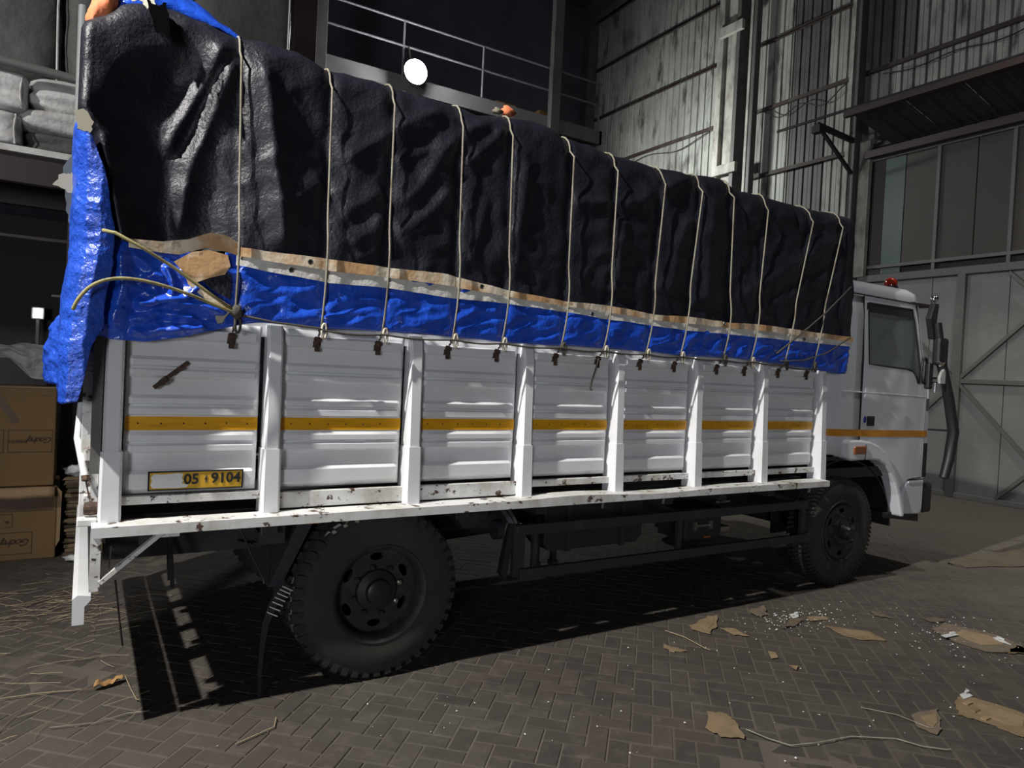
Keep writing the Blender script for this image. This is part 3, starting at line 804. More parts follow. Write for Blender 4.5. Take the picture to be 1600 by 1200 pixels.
tp(MB().cyl((4.68, 4.3, 0.90), (4.68, 4.3, 1.0), 0.035, 12), 'filter_can', 'plastic', smooth=50)
tp(MB().box(4.82, 4.87, 4.24, 4.28, 0.84, 1.0), 'gearbox_stay', 'guard')
tp(MB().box(4.16, 4.24, 4.02, 4.04, 1.105, 1.13), 'paper_label', 'plastic')
tp(MB().box(4.16, 4.25, 4.02, 4.045, 1.075, 1.105), 'orange_reflector', 'amber')
tp(MB().box(1.02, 1.16, 3.86, 3.90, 0.995, 1.012), 'red_reflector', 'amber')

# ---- side under-run guard
sg = tp(MB().box(2.50, 5.60, 3.92, 3.95, 0.80, 0.87), 'side_guard', 'guard', bevel=0.004)
MB().box(2.53, 5.62, 3.90, 3.935, 0.505, 0.575).build('guard_bar', M['guard'], sg, bevel=0.004)
for (x, w) in ((2.53, 0.09), (2.66, 0.035), (4.02, 0.045), (5.55, 0.06)):
    MB().box(x - w / 2, x + w / 2, 3.93, 3.96, 0.52, 0.87).build('guard_upright', M['guard'], sg)
MB().prism([(2.40, 0.55), (2.445, 0.50), (2.50, 0.87), (2.455, 0.88)], xz(), 3.94, 3.99).build('guard_end', M['black'], sg)
for x in (2.55, 4.02, 5.5):
    MB().bar((x, 3.97, 0.84), (x + 0.02, 4.6, 0.95), 0.05, 0.05).build('guard_arm', M['chassis'], sg)
tp(MB().bar((2.40, 4.0, 1.0), (2.50, 3.98, 0.86), 0.02, 0.03).bar((2.45, 4.0, 1.0), (2.53, 3.98, 0.87), 0.015, 0.02), 'guard_stay', 'guard')

# ---- rear mudguard: slanting plate and hanging rubber strap
tp(MB().hexa([(0.93, 4.06, 0.60), (1.00, 4.06, 0.60), (1.00, 4.6, 0.60), (0.93, 4.6, 0.60), (1.10, 4.06, 1.0), (1.19, 4.06, 1.0), (1.19, 4.6, 1.0), (1.10, 4.6, 1.0)]), 'mudguard', 'guard')
tp(MB().box(0.86, 1.0, 4.02, 4.12, 0.86, 1.0), 'frame_bracket', 'guard')
st = MB(); P1 = []; 
cl = [(1.025, 0.625), (0.975, 0.585), (0.935, 0.52), (0.905, 0.42), (0.892, 0.30), (0.886, 0.15), (0.893, 0.012)]
for k, (x, z) in enumerate(cl):
    w = [0.05, 0.052, 0.046, 0.034, 0.026, 0.02, 0.012][k]
    P1.append([(x - w * 0.35, 3.985, z + w * 0.2), (x + w * 0.6, 3.985 + 0.01, z - w * 0.35)])
flap = tp(st.grid(P1), 'rubber_strap', 'guard', solid=0.006)
for k in range(7):
    x = 1.018 - 0.013 * k; z = 0.607 - 0.0155 * k - 0.0012 * k * k
    MB().bar((x - 0.028, 3.978, z + 0.018), (x + 0.03, 3.985, z - 0.016), 0.006, 0.008, up=(0, 1, 0)).build('strap_rib', M['hemgrey'], flap)
tp(MB().tube([(0.90, 3.99, 0.42), (0.925, 3.99, 0.5), (0.94, 3.99, 0.54)], 0.004, 5), 'strap_tail', 'guard')
tp(MB().tube([(0.74, 4.05, 1.01), (0.83, 4.05, 0.80), (0.90, 4.05, 0.66), (0.905, 4.05, 0.63)], 0.006, 5), 'brake_cable', 'guard')

# ---- wheels
def wheel(x, z, y0, name='wheel', rr=0.52, w=0.25, lugs=44, deep=True, parent=truck):
    """tyre is the part; rim, hub, nuts are its sub-parts. y0 = outer face"""
    k = rr / 0.52
    prof = [(0.285 * k, 0.035), (0.30 * k, 0.012), (0.36 * k, 0.004), (0.43 * k, 0.006), (0.475 * k, 0.022), (0.50 * k, 0.05), (0.505 * k, w / 2), (0.50 * k, w - 0.05), (0.475 * k, w - 0.022), (0.36 * k, w - 0.004), (0.285 * k, w - 0.035)]
    t = MB().lathe(prof, (x, y0, z), 'y', 56)
    o = t.build(name, M['rubber'], parent, smooth=40)
    lg = MB()
    for q in range(lugs):
        a = 2 * math.pi * q / lugs; da = math.pi / lugs * 0.58
        for (ya, yb, sh) in ((0.016, w * 0.46, 0.0), (w * 0.54, w - 0.016, 0.5)):
            a0 = a + sh * 2 * math.pi / lugs
            P = []
            for (yy, r0, r1, tw) in ((ya, 0.455 * k, 0.503 * k, 0.0), (ya + 0.035, 0.495 * k, 0.52 * k, 0.02), (yb, 0.49 * k, 0.52 * k, 0.07)):
                ro = []
                for (ang, r) in ((a0 - da + tw, r0), (a0 - da + tw, r1), (a0 + da + tw, r1), (a0 + da + tw, r0)):
                    ro.append((x + r * math.cos(ang), y0 + yy, z + r * math.sin(ang)))
                P.append(ro)
            base = [p for ro in P for p in ro]
            f = [(0, 1, 2, 3), (8, 11, 10, 9)]
            for s in (0, 4):
                for e in range(4): f.append((s + e, s + 4 + e, s + 4 + (e + 1) % 4, s + (e + 1) % 4))
            lg.add(base, f)
    l = lg.build('tread_lugs', M['tread'], o)
    # rim: barrel, vented disc, hub, nuts
    d = 0.115 if deep else 0.02
    MB().lathe([(0.29 * k, 0.03), (0.302 * k, 0.015), (0.296 * k, 0.006), (0.28 * k, 0.012), (0.262 * k, 0.04), (0.255 * k, d + 0.02), (0.24 * k, d + 0.03)], (x, y0, z), 'y', 48).build('rim', M['rim'], o, smooth=40)
    outer = [(0.258 * k * math.cos(t), 0.258 * k * math.sin(t)) for t in np.linspace(0, 2 * math.pi, 49)[:-1]]
    holes = []
    for q in range(6):
        a = math.pi / 2 + q * math.pi / 3
        hp = []
        for t in np.linspace(0, 2 * math.pi, 17)[:-1]:
            lr, lt = 0.024 * k * math.sin(t), 0.044 * k * math.cos(t)
            r = 0.205 * k + lr; an = a + lt / (0.205 * k)
            hp.append((r * math.cos(an), r * math.sin(an)))
        holes.append(hp)
    v, f = plate_geom(outer, holes, 0.012)
    dish = 0.03
    MB().add([(x + a, y0 + d + c - dish * max(0, 1 - math.hypot(a, b) / (0.2 * k)), z + b) for a, b, c in v], f).build('wheel_disc', M['rim'], o, fix=False)
    hb = [(0.0001, d - 0.085), (0.055 * k, d - 0.085), (0.072 * k, d - 0.075), (0.08 * k, d - 0.05), (0.125 * k, d - 0.035), (0.13 * k, d - 0.005)] if deep else [(0.0001, d - 0.11), (0.05, d - 0.11), (0.062, d - 0.09), (0.07, d - 0.03), (0.12, d - 0.02), (0.125, d)]
    MB().lathe(hb, (x, y0, z), 'y', 28).build('hub', M['black'], o, smooth=35)
    for q in range(8):
        a = 2 * math.pi * (q + 0.3) / 8
        c = (x + 0.148 * k * math.cos(a), y0 + d - 0.03, z + 0.148 * k * math.sin(a))
        MB().lathe([(0.0001, -0.02), (0.009, -0.02), (0.009, -0.008), (0.016, -0.008), (0.016, 0.012)], c, 'y', 6).build('lug_nut', M['steel'] if q in (0, 7) else M['rim'], o)
    MB().lathe([(0.17 * k, d + 0.06), (0.0001, d + 0.06)], (x, y0, z), 'y', 20).build('brake_drum', M['black'], o)
    return o
wheel(1.565, 0.52, 3.93)
wheel(1.565, 0.52, 4.22)
wheel(1.565, 0.52, YF - 0.33, deep=False)
wheel(6.235, 0.52, 3.99, deep=False, lugs=72)
wheel(6.235, 0.52, YF - 0.36, deep=False)

# ---- cab
CY = 4.02            # near side of the cab
CYF = 6.22
cab = tp(MB().box(6.0, 7.5, CY + 0.06, CYF - 0.06, 1.02, 1.12), 'cab', 'black')
def cp(mb, name, m, **k):
    return mb.build(name, M[m], cab, **k)
def arch(n, x0, z0, rx, rz, a0, a1):
    return [(x0 + rx * math.cos(t), z0 + rz * math.sin(t)) for t in np.linspace(math.radians(a0), math.radians(a1), n)]
# rounded rear quarter, rear wall
for (ys, s) in ((CY, 1), (CYF, -1)):
    q = []
    for z, inset in ((1.26, 0.0), (1.5, 0.0), (2.2, 0.004), (2.6, 0.018), (2.85, 0.04)):
        row = [(5.94, 5.1, z)]
        for t in np.linspace(0, 90, 9):
            a = math.radians(t)
            row.append((6.16 - 0.22 * math.cos(a), ys + s * (0.22 - 0.22 * math.sin(a) + inset), z))
        row += [(6.3, ys + s * inset, z), (6.45, ys + s * inset, z)]
        q.append(row)
    cp(MB().grid(q), 'rear_quarter', 'cabwhite', smooth=50, solid=0.006)
def lean(z):
    return 0.0 if z < 2.2 else (0.004 if z < 2.2 else 0.036 * ((z - 2.2) / 0.65))
# door with window opening
arch_pts = arch(12, 6.30, 0.60, 0.98, 0.80, 22, 78)
door_o = [(6.465, 2.80), (7.36, 2.80), (7.42, 2.60), (7.52, 2.12), (7.55, 2.0), (7.62, 1.985), (7.615, 1.5), (7.60, 1.0), (7.36, 0.985)] + arch_pts + [(6.465, 1.40)]
win = [(6.53, 2.745), (7.31, 2.745), (7.36, 2.60), (7.455, 2.16), (7.47, 1.99), (7.43, 1.985), (7.39, 2.05), (7.33, 2.105), (7.22, 2.125), (6.85, 2.135), (6.55, 2.145)]
for (ys, s) in ((CY, 1), (CYF, -1)):
    v, f = plate_geom(door_o, [win], 0.014)
    d = cp(MB().add([(a, ys - s * 0.002 + s * (c + lean(b)), b) for a, b, c in v], f), 'door', 'cabwhite', fix=False)
    v, f = plate_geom([(6.515, 2.76), (7.325, 2.76), (7.375, 2.60), (7.47, 2.16), (7.49, 1.97), (7.42, 1.97), (7.375, 2.04), (7.32, 2.09), (7.22, 2.11), (6.85, 2.12), (6.535, 2.13)], [win], 0.018)
    MB().add([(a, ys - s * 0.002 + s * (c + lean(b)), b) for a, b, c in v], f).build('window_seal', M['black'], d, fix=False) if False else None
    MB().prism(win, lambda u, w_, t: (u, ys + s * (t + lean(w_)), w_), 0.004, 0.007).build('door_window', M['glass'], cab)
    # window seal strip
    w2 = [Vector((u, ys + s * (lean(w_) - 0.004), w_)) for u, w_ in win]
    MB().tube(w2 + [w2[0]], 0.010, 6).build('window_seal', M['black'], cab)
door_gap = [(6.458, 2.82), (6.455, 2.2), (6.46, 1.43), (6.465, 1.40), (6.60, 1.39), (6.72, 1.355), (6.82, 1.30)]
cp(MB().tube([(x, CY - 0.004 + lean(z), z) for x, z in door_gap], 0.006, 5), 'door_gap', 'ink')
cp(MB().tube([(7.612, CY - 0.006, 1.99), (7.608, CY - 0.006, 1.36)], 0.004, 5), 'door_front_gap', 'ink')
cp(MB().tube([(6.05, CY + 0.09, 1.872), (6.16, CY - 0.003, 1.87), (6.9, CY - 0.007, 1.862), (7.6, CY - 0.007, 1.845)], 0.006, 6), 'belt_crease', 'cabwhite')
# orange stripe round the near side
s = []
for z in (1.438, 1.505):
    row = []
    for t in np.linspace(25, 90, 8):
        a = math.radians(t); row.append((6.16 - 0.226 * math.cos(a), CY + 0.22 - 0.227 * math.sin(a), z))
    row += [(6.45, CY - 0.007, z - 0.004), (6.47, CY - 0.012, z - 0.005), (7.61, CY - 0.012, z - 0.016), (7.68, CY - 0.005, z - 0.017), (7.735, CY + 0.04, z - 0.018)]
    s.append(row)
cp(MB().grid(s), 'orange_stripe', 'orange_tape')
# door handle recess and badge
cp(MB().box(6.56, 6.69, CY - 0.014, CY + 0.0, 1.535, 1.635), 'handle_recess', 'black', bevel=0.012)
cp(MB().box(6.575, 6.675, CY - 0.024, CY - 0.012, 1.60, 1.62), 'door_handle', 'chassis', bevel=0.004)
cp(MB().prism([(6.525 + 0.02 * math.cos(t), 1.60 + 0.034 * math.sin(t)) for t in np.linspace(0, 2 * math.pi, 19)[:-1]], xz(), CY - 0.015, CY - 0.004), 'badge', 'bluebadge')
# wheel-arch flare with indicator
ar_out = [(6.19, 1.235), (6.19, 1.375), (6.23, 1.405), (6.46, 1.400)] + [(6.60, 1.385), (6.74, 1.345), (6.86, 1.28), (6.97, 1.18), (7.06, 1.07), (7.14, 0.94), (7.20, 0.82), (7.26, 0.68), (7.27, 0.60)]
ar_in = [(7.22, 0.60), (7.18, 0.70), (7.13, 0.83), (7.06, 0.96), (6.98, 1.06), (6.88, 1.14), (6.77, 1.19), (6.62, 1.205), (6.44, 1.205), (6.30, 1.20)]
cp(MB().prism(ar_out + ar_in, xz(), CY - 0.045, CY + 0.10), 'wheel_arch', 'cabwhite', bevel=0.02)
cp(MB().box(6.315, 6.51, CY - 0.062, CY - 0.04, 1.265, 1.345), 'indicator', 'amber', bevel=0.015)
cp(MB().box(6.508, 6.516, CY - 0.048, CY - 0.03, 1.205, 1.36), 'arch_joint', 'ink')
cp(MB().lathe([(0.60, 0.02), (0.60, 0.35)], (6.24, CY + 0.02, 0.56), 'y', 40), 'inner_arch', 'black') if False else None
well = []
for w in (CY + 0.06, CY + 0.55):
    well.append([(x, w, z) for x, z in arch(18, 6.36, 0.42, 0.84, 0.78, 5, 150)])
cp(MB().grid(well), 'wheel_well', 'black', solid=0.01)
cp(MB().box(5.95, 7.3, CY + 0.55, CY + 0.57, 0.4, 1.25), 'well_back', 'black')
cp(MB().box(5.97, 6.32, CY + 0.03, CYF - 0.1, 1.20, 1.235), 'sill_lip', 'black')
# nose: corner strip, front panel, windscreen
nose = []
for (z, x1, x0) in ((0.98, 7.80, 7.62), (1.36, 7.80, 7.62), (1.7, 7.79, 7.62), (2.0, 7.76, 7.62)):
    row = [(x0, CY + 0.0, z)]
    for t in np.linspace(0, 90, 7):
        a = math.radians(t)
        row.append((x1 - 0.13 + 0.13 * math.sin(a), CY + 0.14 - 0.14 * math.cos(a), z))
    row += [(x1 + 0.02, 5.1, z)]
    for t in np.linspace(90, 0, 7):
        a = math.radians(t)
        row.append((x1 - 0.13 + 0.13 * math.sin(a), CYF - 0.14 + 0.14 * math.cos(a), z))
    row.append((x0, CYF, z))
    nose.append(row)
cp(MB().grid(nose), 'nose_panel', 'cabwhite', smooth=50, solid=0.006)
cp(MB().box(7.625, 7.70, CY - 0.008, CY + 0.02, 0.99, 1.355), 'nose_side_trim', 'black', bevel=0.006)
cp(MB().box(7.63, 7.69, CY - 0.006, CY + 0.01, 1.70, 1.83), 'side_repeater', 'greyrag', bevel=0.006)
cp(MB().prism([(7.60, 0.99), (7.60, 1.35), (7.54, 1.31), (7.49, 1.22), (7.465, 1.08), (7.48, 1.0)], xz(), CY - 0.014, CY - 0.006), 'nose_shade_patch', 'hemgrey') if False else None
for (ys, s_) in ((CY, 1), (CYF, -1)):
    a = [(7.36, ys + s_ * 0.035, 2.82), (7.55, ys + s_ * 0.0, 2.0)]
    cp(MB().hexa([(7.53, ys, 1.99), (7.62, ys, 1.99), (7.66, ys + s_ * 0.07, 1.99), (7.55, ys + s_ * 0.07, 1.99),
                  (7.37, ys + s_ * 0.036, 2.84), (7.43, ys + s_ * 0.036, 2.84), (7.48, ys + s_ * 0.09, 2.84), (7.40, ys + s_ * 0.09, 2.84)]), 'windscreen_pillar', 'cabwhite', bevel=0.008)
    cp(MB().tube([(7.385, ys + s_ * 0.03, 2.80), (7.47, ys + s_ * 0.014, 2.4), (7.548, ys - s_ * 0.004, 2.02)], 0.010, 6), 'pillar_seal', 'black')
ws = [[(7.72, CY + 0.1, 2.02), (7.79, 5.1, 2.02), (7.72, CYF - 0.1, 2.02)], [(7.48, CY + 0.1, 2.82), (7.55, 5.1, 2.82), (7.48, CYF - 0.1, 2.82)]]
cp(MB().grid(ws), 'windscreen', 'glass')
# roof
rf = []
for (z, ins) in ((2.80, 0.03), (2.86, 0.022), (2.91, 0.035), (2.955, 0.09), (2.985, 0.22), (3.0, 0.45)):
    row = []
    xa, xb, ya, yb, r = 5.95 + ins * 0.6, 7.50 - ins * 0.9, CY + ins, CYF - ins, 0.14
    for (cx, cy, t0) in ((xb - r, ya + r, -90), (xb - r, yb - r, 0), (xa + r, yb - r, 90), (xa + r, ya + r, 180)):
        for t in np.linspace(t0, t0 + 90, 6):
            row.append((cx + r * math.cos(math.radians(t)), cy + r * math.sin(math.radians(t)), z))
    row.append(row[0]); rf.append(row)
g = MB().grid(rf); n = len(rf[0]); g.f.append(tuple(len(g.v) - n + i for i in range(n - 1)))
cp(g, 'roof', 'cabwhite', smooth=60)
cp(MB().tube([(5.98, CY + 0.05, 2.825), (6.2, CY + 0.022, 2.818), (7.36, CY + 0.022, 2.81)], 0.007, 5), 'rain_gutter', 'ink')
cp(MB().box(7.26, 7.62, CY + 0.01, CY + 0.06, 2.80, 2.825), 'sun_visor_end', 'rackbrown')
cp(MB().box(7.44, 7.66, CY + 0.04, CYF - 0.04, 2.795, 2.815), 'sun_visor', 'black')
# beacon
be = Vector((7.12, CY + 0.16, 2.95))
cp(MB().lathe([(0.0001, 0.0), (0.07, 0.0), (0.07, 0.03), (0.0001, 0.035)], be, 'z', 20), 'beacon_base', 'black')
cp(MB().lathe([(0.062, 0.03), (0.066, 0.06), (0.055, 0.095), (0.03, 0.115), (0.0001, 0.12)], be, 'z', 20), 'beacon', 'redlens', smooth=60)
# interior
cp(MB().box(6.1, 6.5, 4.2, 4.75, 1.5, 1.75).box(6.02, 6.16, 4.2, 4.75, 1.7, 2.2), 'seat', 'seat', bevel=0.05)
cp(MB().box(6.1, 6.5, 5.1, 5.9, 1.5, 1.75).box(6.02, 6.16, 5.1, 5.9, 1.7, 2.15), 'seat', 'seat', bevel=0.05)
cp(MB().box(7.2, 7.66, 4.15, 6.1, 1.5, 2.03), 'dashboard', 'seat', bevel=0.04)
cp(MB().tube([(7.12 + 0.08 * math.sin(t), 5.62 + 0.2 * math.cos(t), 2.08 + 0.17 * math.sin(t)) for t in np.linspace(0, 2 * math.pi, 25)], 0.014, 6), 'steering_wheel', 'seat')
cp(MB().box(6.0, 7.3, CY + 0.07, CYF - 0.07, 2.72, 2.79), 'headlining', 'seat')
cp(MB().box(6.5, 7.3, CY + 0.02, CY + 0.05, 2.66, 2.745), 'door_header', 'seat')
# bumper
cp(MB().prism([(7.30, 0.62), (7.27, 0.80), (7.33, 0.965), (7.62, 0.965), (7.66, 0.95), (7.66, 0.66), (7.60, 0.60)], xz(), CY - 0.01, CY + 0.12), 'bumper_corner', 'cabwhite', bevel=0.015)
cp(MB().box(7.36, 7.64, CY - 0.018, CY + 0.02, 0.935, 0.962), 'bumper_lip', 'cabwhite', bevel=0.004)
cp(MB().box(7.62, 7.66, CY + 0.0, CY + 0.12, 0.60, 0.66).box(7.36, 7.6, CY + 0.0, CY + 0.1, 0.62, 0.66), 'bumper_bracket', 'white_worn')
cp(MB().box(7.66, 7.86, CY - 0.01, CYF + 0.01, 0.60, 0.93), 'front_bumper', 'black', bevel=0.04)
cp(MB().hexa([(7.05, CY + 0.06, 0.585), (7.72, CY + 0.06, 0.50), (7.72, CY + 0.5, 0.50), (7.05, CY + 0.5, 0.585), (7.05, CY + 0.06, 0.64), (7.72, CY + 0.06, 0.62), (7.72, CY + 0.5, 0.62), (7.05, CY + 0.5, 0.64)]), 'bumper_arm', 'black')
cp(MB().box(7.58, 7.72, CY + 0.05, CY + 0.12, 0.97, 1.0), 'bumper_clip', 'steel')
# mirror arm, mirrors
arm = cp(MB().tube([(7.52, 3.90, 2.62), (7.60, 3.87, 2.2), (7.76, 3.86, 1.85), (7.90, 3.86, 1.49), (7.84, 3.86, 1.2), (7.78, 3.87, 1.0)], [0.045, 0.05, 0.052, 0.055, 0.052, 0.045], 10), 'mirror_arm', 'black', smooth=60)
cp(MB().prism([(7.40, 2.66), (7.47, 2.82), (7.55, 2.82), (7.52, 2.6), (7.53, 2.45), (7.47, 2.45), (7.43, 2.58)], xz(), 3.90, 3.96), 'mirror_stalk', 'black', bevel=0.01)
cp(MB().box(7.50, 7.68, 3.84, 3.93, 2.18, 2.47), 'mirror_housing', 'black', bevel=0.03)
cp(MB().box(7.44, 7.52, 3.90, 3.96, 1.93, 2.2), 'mirror_housing', 'black', bevel=0.02)
ring = [(7.42 + 0.055 * math.cos(t), 3.945, 2.12 + 0.13 * math.sin(t)) for t in np.linspace(0, 2 * math.pi, 21)]
cp(MB().tube(ring, 0.014, 6), 'mirror_loop', 'black', smooth=60)
cp(MB().prism([(7.52, 1.99), (7.51, 2.05), (7.54, 2.11), (7.585, 2.145), (7.62, 2.145), (7.62, 1.99)], xz(), 3.83, 3.86), 'mirror_glass', 'mirrorglass', bevel=0.008)
cp(MB().lathe([(0.0001, -0.045), (0.04, -0.03), (0.055, 0.0)], (7.56, 3.86, 2.22), 'y', 16), 'convex_mirror', 'chrome', smooth=60)
for (dx, dz) in ((-0.018, 0.0), (0.02, 0.004)):
    cp(MB().lathe([(0.0001, -0.034), (0.024, -0.024), (0.034, 0), (0.024, 0.024), (0.0001, 0.034)], (7.50 + dx, 3.93, 2.865 + dz), 'z', 14), 'chrome_knob', 'chrome', smooth=60)
cp(MB().cyl((7.50, 3.93, 2.80), (7.50, 3.93, 2.845), 0.012, 10), 'knob_stem', 'chrome')
cp(MB().cyl((7.495, 3.87, 1.90), (7.495, 3.87, 2.0), 0.012, 10), 'chrome_pin', 'chrome')
for z in (2.05, 1.5, 1.02):
    cp(MB().bar((7.70 if z < 2 else 7.6, CY + 0.02, z), (7.60 if z > 2 else (7.90 if z > 1.3 else 7.80), 3.87, z), 0.02, 0.02), 'arm_bracket', 'black')

# ================================================================== TARPAULINS
RIDGES = [  # crest lines (x, z) on the near side, height, width
 ([(1.16, 2.99), (1.33, 3.14), (1.48, 3.26), (1.68, 3.4), (1.86, 3.51)], .045, .075),
 ([(1.17, 3.16), (1.26, 3.22), (1.33, 3.24)], .02, .05),
 ([(1.19, 2.73), (1.32, 2.81), (1.41, 2.89), (1.47, 2.93)], .028, .06),
 ([(1.26, 2.56), (1.38, 2.67), (1.46, 2.78)], .03, .05),
 ([(1.53, 2.82), (1.65, 2.94), (1.74, 3.08), (1.84, 3.24), (1.94, 3.35), (2.11, 3.47), (2.23, 3.51)], .045, .06),
 ([(1.52, 2.66), (1.66, 2.76), (1.78, 2.87), (1.89, 3.02)], .036, .055),
 ([(1.51, 3.08), (1.59, 3.14), (1.74, 3.21)], .022, .05),
 ([(1.94, 3.15), (2.08, 3.26), (2.19, 3.38), (2.24, 3.48)], .038, .05),
 ([(0.84, 2.74), (0.91, 2.76), (1.01, 2.84), (1.11, 2.91)], .035, .06),
 ([(0.57, 3.56), (0.48, 3.31), (0.36, 3.04), (0.29, 2.88)], .06, .04),
 ([(0.63, 3.5), (0.54, 3.22), (0.48, 3.02), (0.42, 2.84), (0.37, 2.45)], .075, .055),
 ([(0.74, 3.55), (0.79, 3.27), (0.83, 2.93), (0.87, 2.7), (0.90, 2.4)], .07, .08),
 ([(0.88, 3.5), (0.93, 3.2), (0.92, 2.98)], .022, .04),
 ([(2.78, 3.09), (2.98, 3.1), (3.35, 3.16), (3.57, 3.26)], .045, .06),
 ([(3.6, 3.26), (3.76, 3.39), (3.94, 3.47)], .04, .06),
 ([(4.43, 2.58), (4.77, 2.73), (5.32, 3.01), (5.76, 3.25), (5.9, 3.33)], .05, .08),
 ([(2.03, 2.53), (2.1, 2.82), (2.16, 3.03)], .025, .045),
 ([(2.0, 2.5), (1.98, 2.75), (2.0, 2.95)], .018, .04),
 ([(2.88, 2.54), (3.2, 2.9), (3.43, 3.12)], .022, .05),
 ([(3.2, 2.44), (3.22, 2.75), (3.28, 3.08)], .05, .10),
 ([(3.71, 2.48), (3.80, 2.89), (3.92, 3.2)], .04, .06),
 ([(2.36, 2.49), (2.38, 2.9), (2.42, 3.45)], .05, .13),
 ([(2.40, 2.46), (2.52, 2.66), (2.6, 2.9)], .015, .03),
 ([(4.10, 2.44), (4.12, 2.9), (4.16, 3.42)], .055, .11),
 ([(4.51, 3.34), (4.75, 3.3), (5.25, 3.36)], .03, .06),
 ([(4.94, 2.55), (5.39, 2.79), (5.74, 2.91)], .03, .06),
 ([(5.2, 3.3), (5.55, 3.34), (5.8, 3.42)], .03, .05),
 ([(4.75, 2.45), (4.95, 2.58), (5.15, 2.6)], .02, .06),
 ([(5.88, 2.45), (5.93, 2.9), (5.93, 3.4)], .03, .06),
]
rope_top_x = [0.64, 1.12, 1.49, 1.94, 2.30, 2.79, 3.18, 3.64, 4.03, 4.38, 4.80, 5.40, 5.83]
rope_bot_x = [0.66, 1.12, 1.48, 1.94, 2.30, 2.77, 3.14, 3.54, 3.89, 4.36, 4.69, 5.12, 5.51]
HEM_X = [-0.1, 0.17, 0.64, 1.14, 1.50, 1.85, 2.29, 2.78, 3.12, 3.59, 3.93, 4.40, 4.71, 5.89, 6.1]
HEM_T = [2.45, 2.45, 2.475, 2.47, 2.465, 2.475, 2.42, 2.39, 2.40, 2.37, 2.385, 2.375, 2.39, 2.37, 2.37]
HEM_B = [2.37, 2.37, 2.385, 2.34, 2.35, 2.335, 2.335, 2.32, 2.305, 2.29, 2.28, 2.285, 2.285, 2.285, 2.285]
def hem_t(x): return np.interp(x, HEM_X, HEM_T)
def hem_b(x): return np.interp(x, HEM_X, HEM_B)
TOP_X = [-0.1, 0.02, 0.10, 0.25, 0.45, 0.64, 0.8, 0.95, 1.12, 1.3, 1.49, 1.7, 1.94, 2.1, 2.30, 2.5, 2.65, 2.79, 3.0, 3.18, 3.4, 3.64, 3.85, 4.04, 4.25, 4.38, 4.5, 4.81, 5.1, 5.41, 5.6, 5.85, 6.05]
TOP_Z = [3.46, 3.54, 3.62, 3.67, 3.65, 3.615, 3.635, 3.625, 3.575, 3.575, 3.575, 3.56, 3.55, 3.545, 3.575, 3.60, 3.585, 3.54, 3.54, 3.515, 3.505, 3.505, 3.51, 3.52, 3.555, 3.54, 3.49, 3.50, 3.485, 3.495, 3.485, 3.515, 3.50]
def top_z(x): return np.interp(x, TOP_X, TOP_Z)
def seg_dist(X, Z, a, b):
    ax, az = a; bx, bz = b
    dx, dz = bx - ax, bz - az
    t = np.clip(((X - ax) * dx + (Z - az) * dz) / (dx * dx + dz * dz), 0, 1)
    return np.hypot(X - ax - t * dx, Z - az - t * dz)
def vnoise(X, Y, Z, sc, seed=0.0):
    sh = X.shape
    out = np.empty(X.size)
    for i, (a, b, c) in enumerate(zip(X.ravel(), Y.ravel(), Z.ravel())):
        out[i] = noise.noise((a * sc + seed, b * sc, c * sc))
    return out.reshape(sh)
def side_offset(X, Z):
    """outward bulge of the near side at (x, z)"""
    D = np.zeros_like(X)
    for pts, h, w in RIDGES:
        d = np.full_like(X, 9.0); tp_ = np.ones_like(X)
        Ls = [math.hypot(b[0] - a[0], b[1] - a[1]) for a, b in zip(pts[:-1], pts[1:])]
        tot = sum(Ls); s0 = 0.0
        for (a, b), ln in zip(zip(pts[:-1], pts[1:]), Ls):
            dx, dz = b[0] - a[0], b[1] - a[1]
            t = np.clip(((X - a[0]) * dx + (Z - a[1]) * dz) / (ln * ln), 0, 1)
            dd = np.hypot(X - a[0] - t * dx, Z - a[1] - t * dz)
            s = s0 + t * ln; s0 += ln
            near = dd < d
            tp_ = np.where(near, np.clip(np.minimum(s, tot - s) / (0.14 * tot), 0, 1), tp_)
            d = np.minimum(d, dd)
        tp_ = tp_ * tp_ * (3 - 2 * tp_)
        hh, ww = (h, w) if pts[0][0] < 0.8 and pts[0][1] > 3.4 else (0.9 * h, 1.35 * w)
        D = np.maximum(D, hh * tp_ * np.exp(-np.abs(d / ww) ** 1.15))
    # swelling of the load between the ropes, pinched at each rope
    for xt, xb in zip(rope_top_x, rope_bot_x):
        xr = xb + (xt - xb) * np.clip((Z - 2.1) / 1.4, 0, 1)
        D -= 0.018 * np.exp(-((X - xr) / 0.035) ** 2)
    # rounded tail corner that juts out, then a long hollow behind it
    t = np.clip((X + 0.08) / 0.55, 0, 1)
    hollow = 0.085 * (1 - t) - 0.125 * np.sin(np.pi * np.clip((X + 0.08) / 0.75, 0, 1)) ** 1.0
    up = np.clip((3.52 - Z - 0.25 * np.clip((0.35 - X) / 0.35, 0, 1) ** 1.5) / 0.22, 0, 1)
    lit = (X < 0.67)
    D += np.where(lit, hollow * (0.25 + 0.75 * up * up * (3 - 2 * up)), 0)
    return D
nx, nv = 320, 118
xs = np.linspace(-0.035, 6.05, nx)
V = np.linspace(0, 1, nv)
BX = np.zeros((nx, nv)); BY = np.zeros((nx, nv)); BZ = np.zeros((nx, nv))
R0 = 0.13
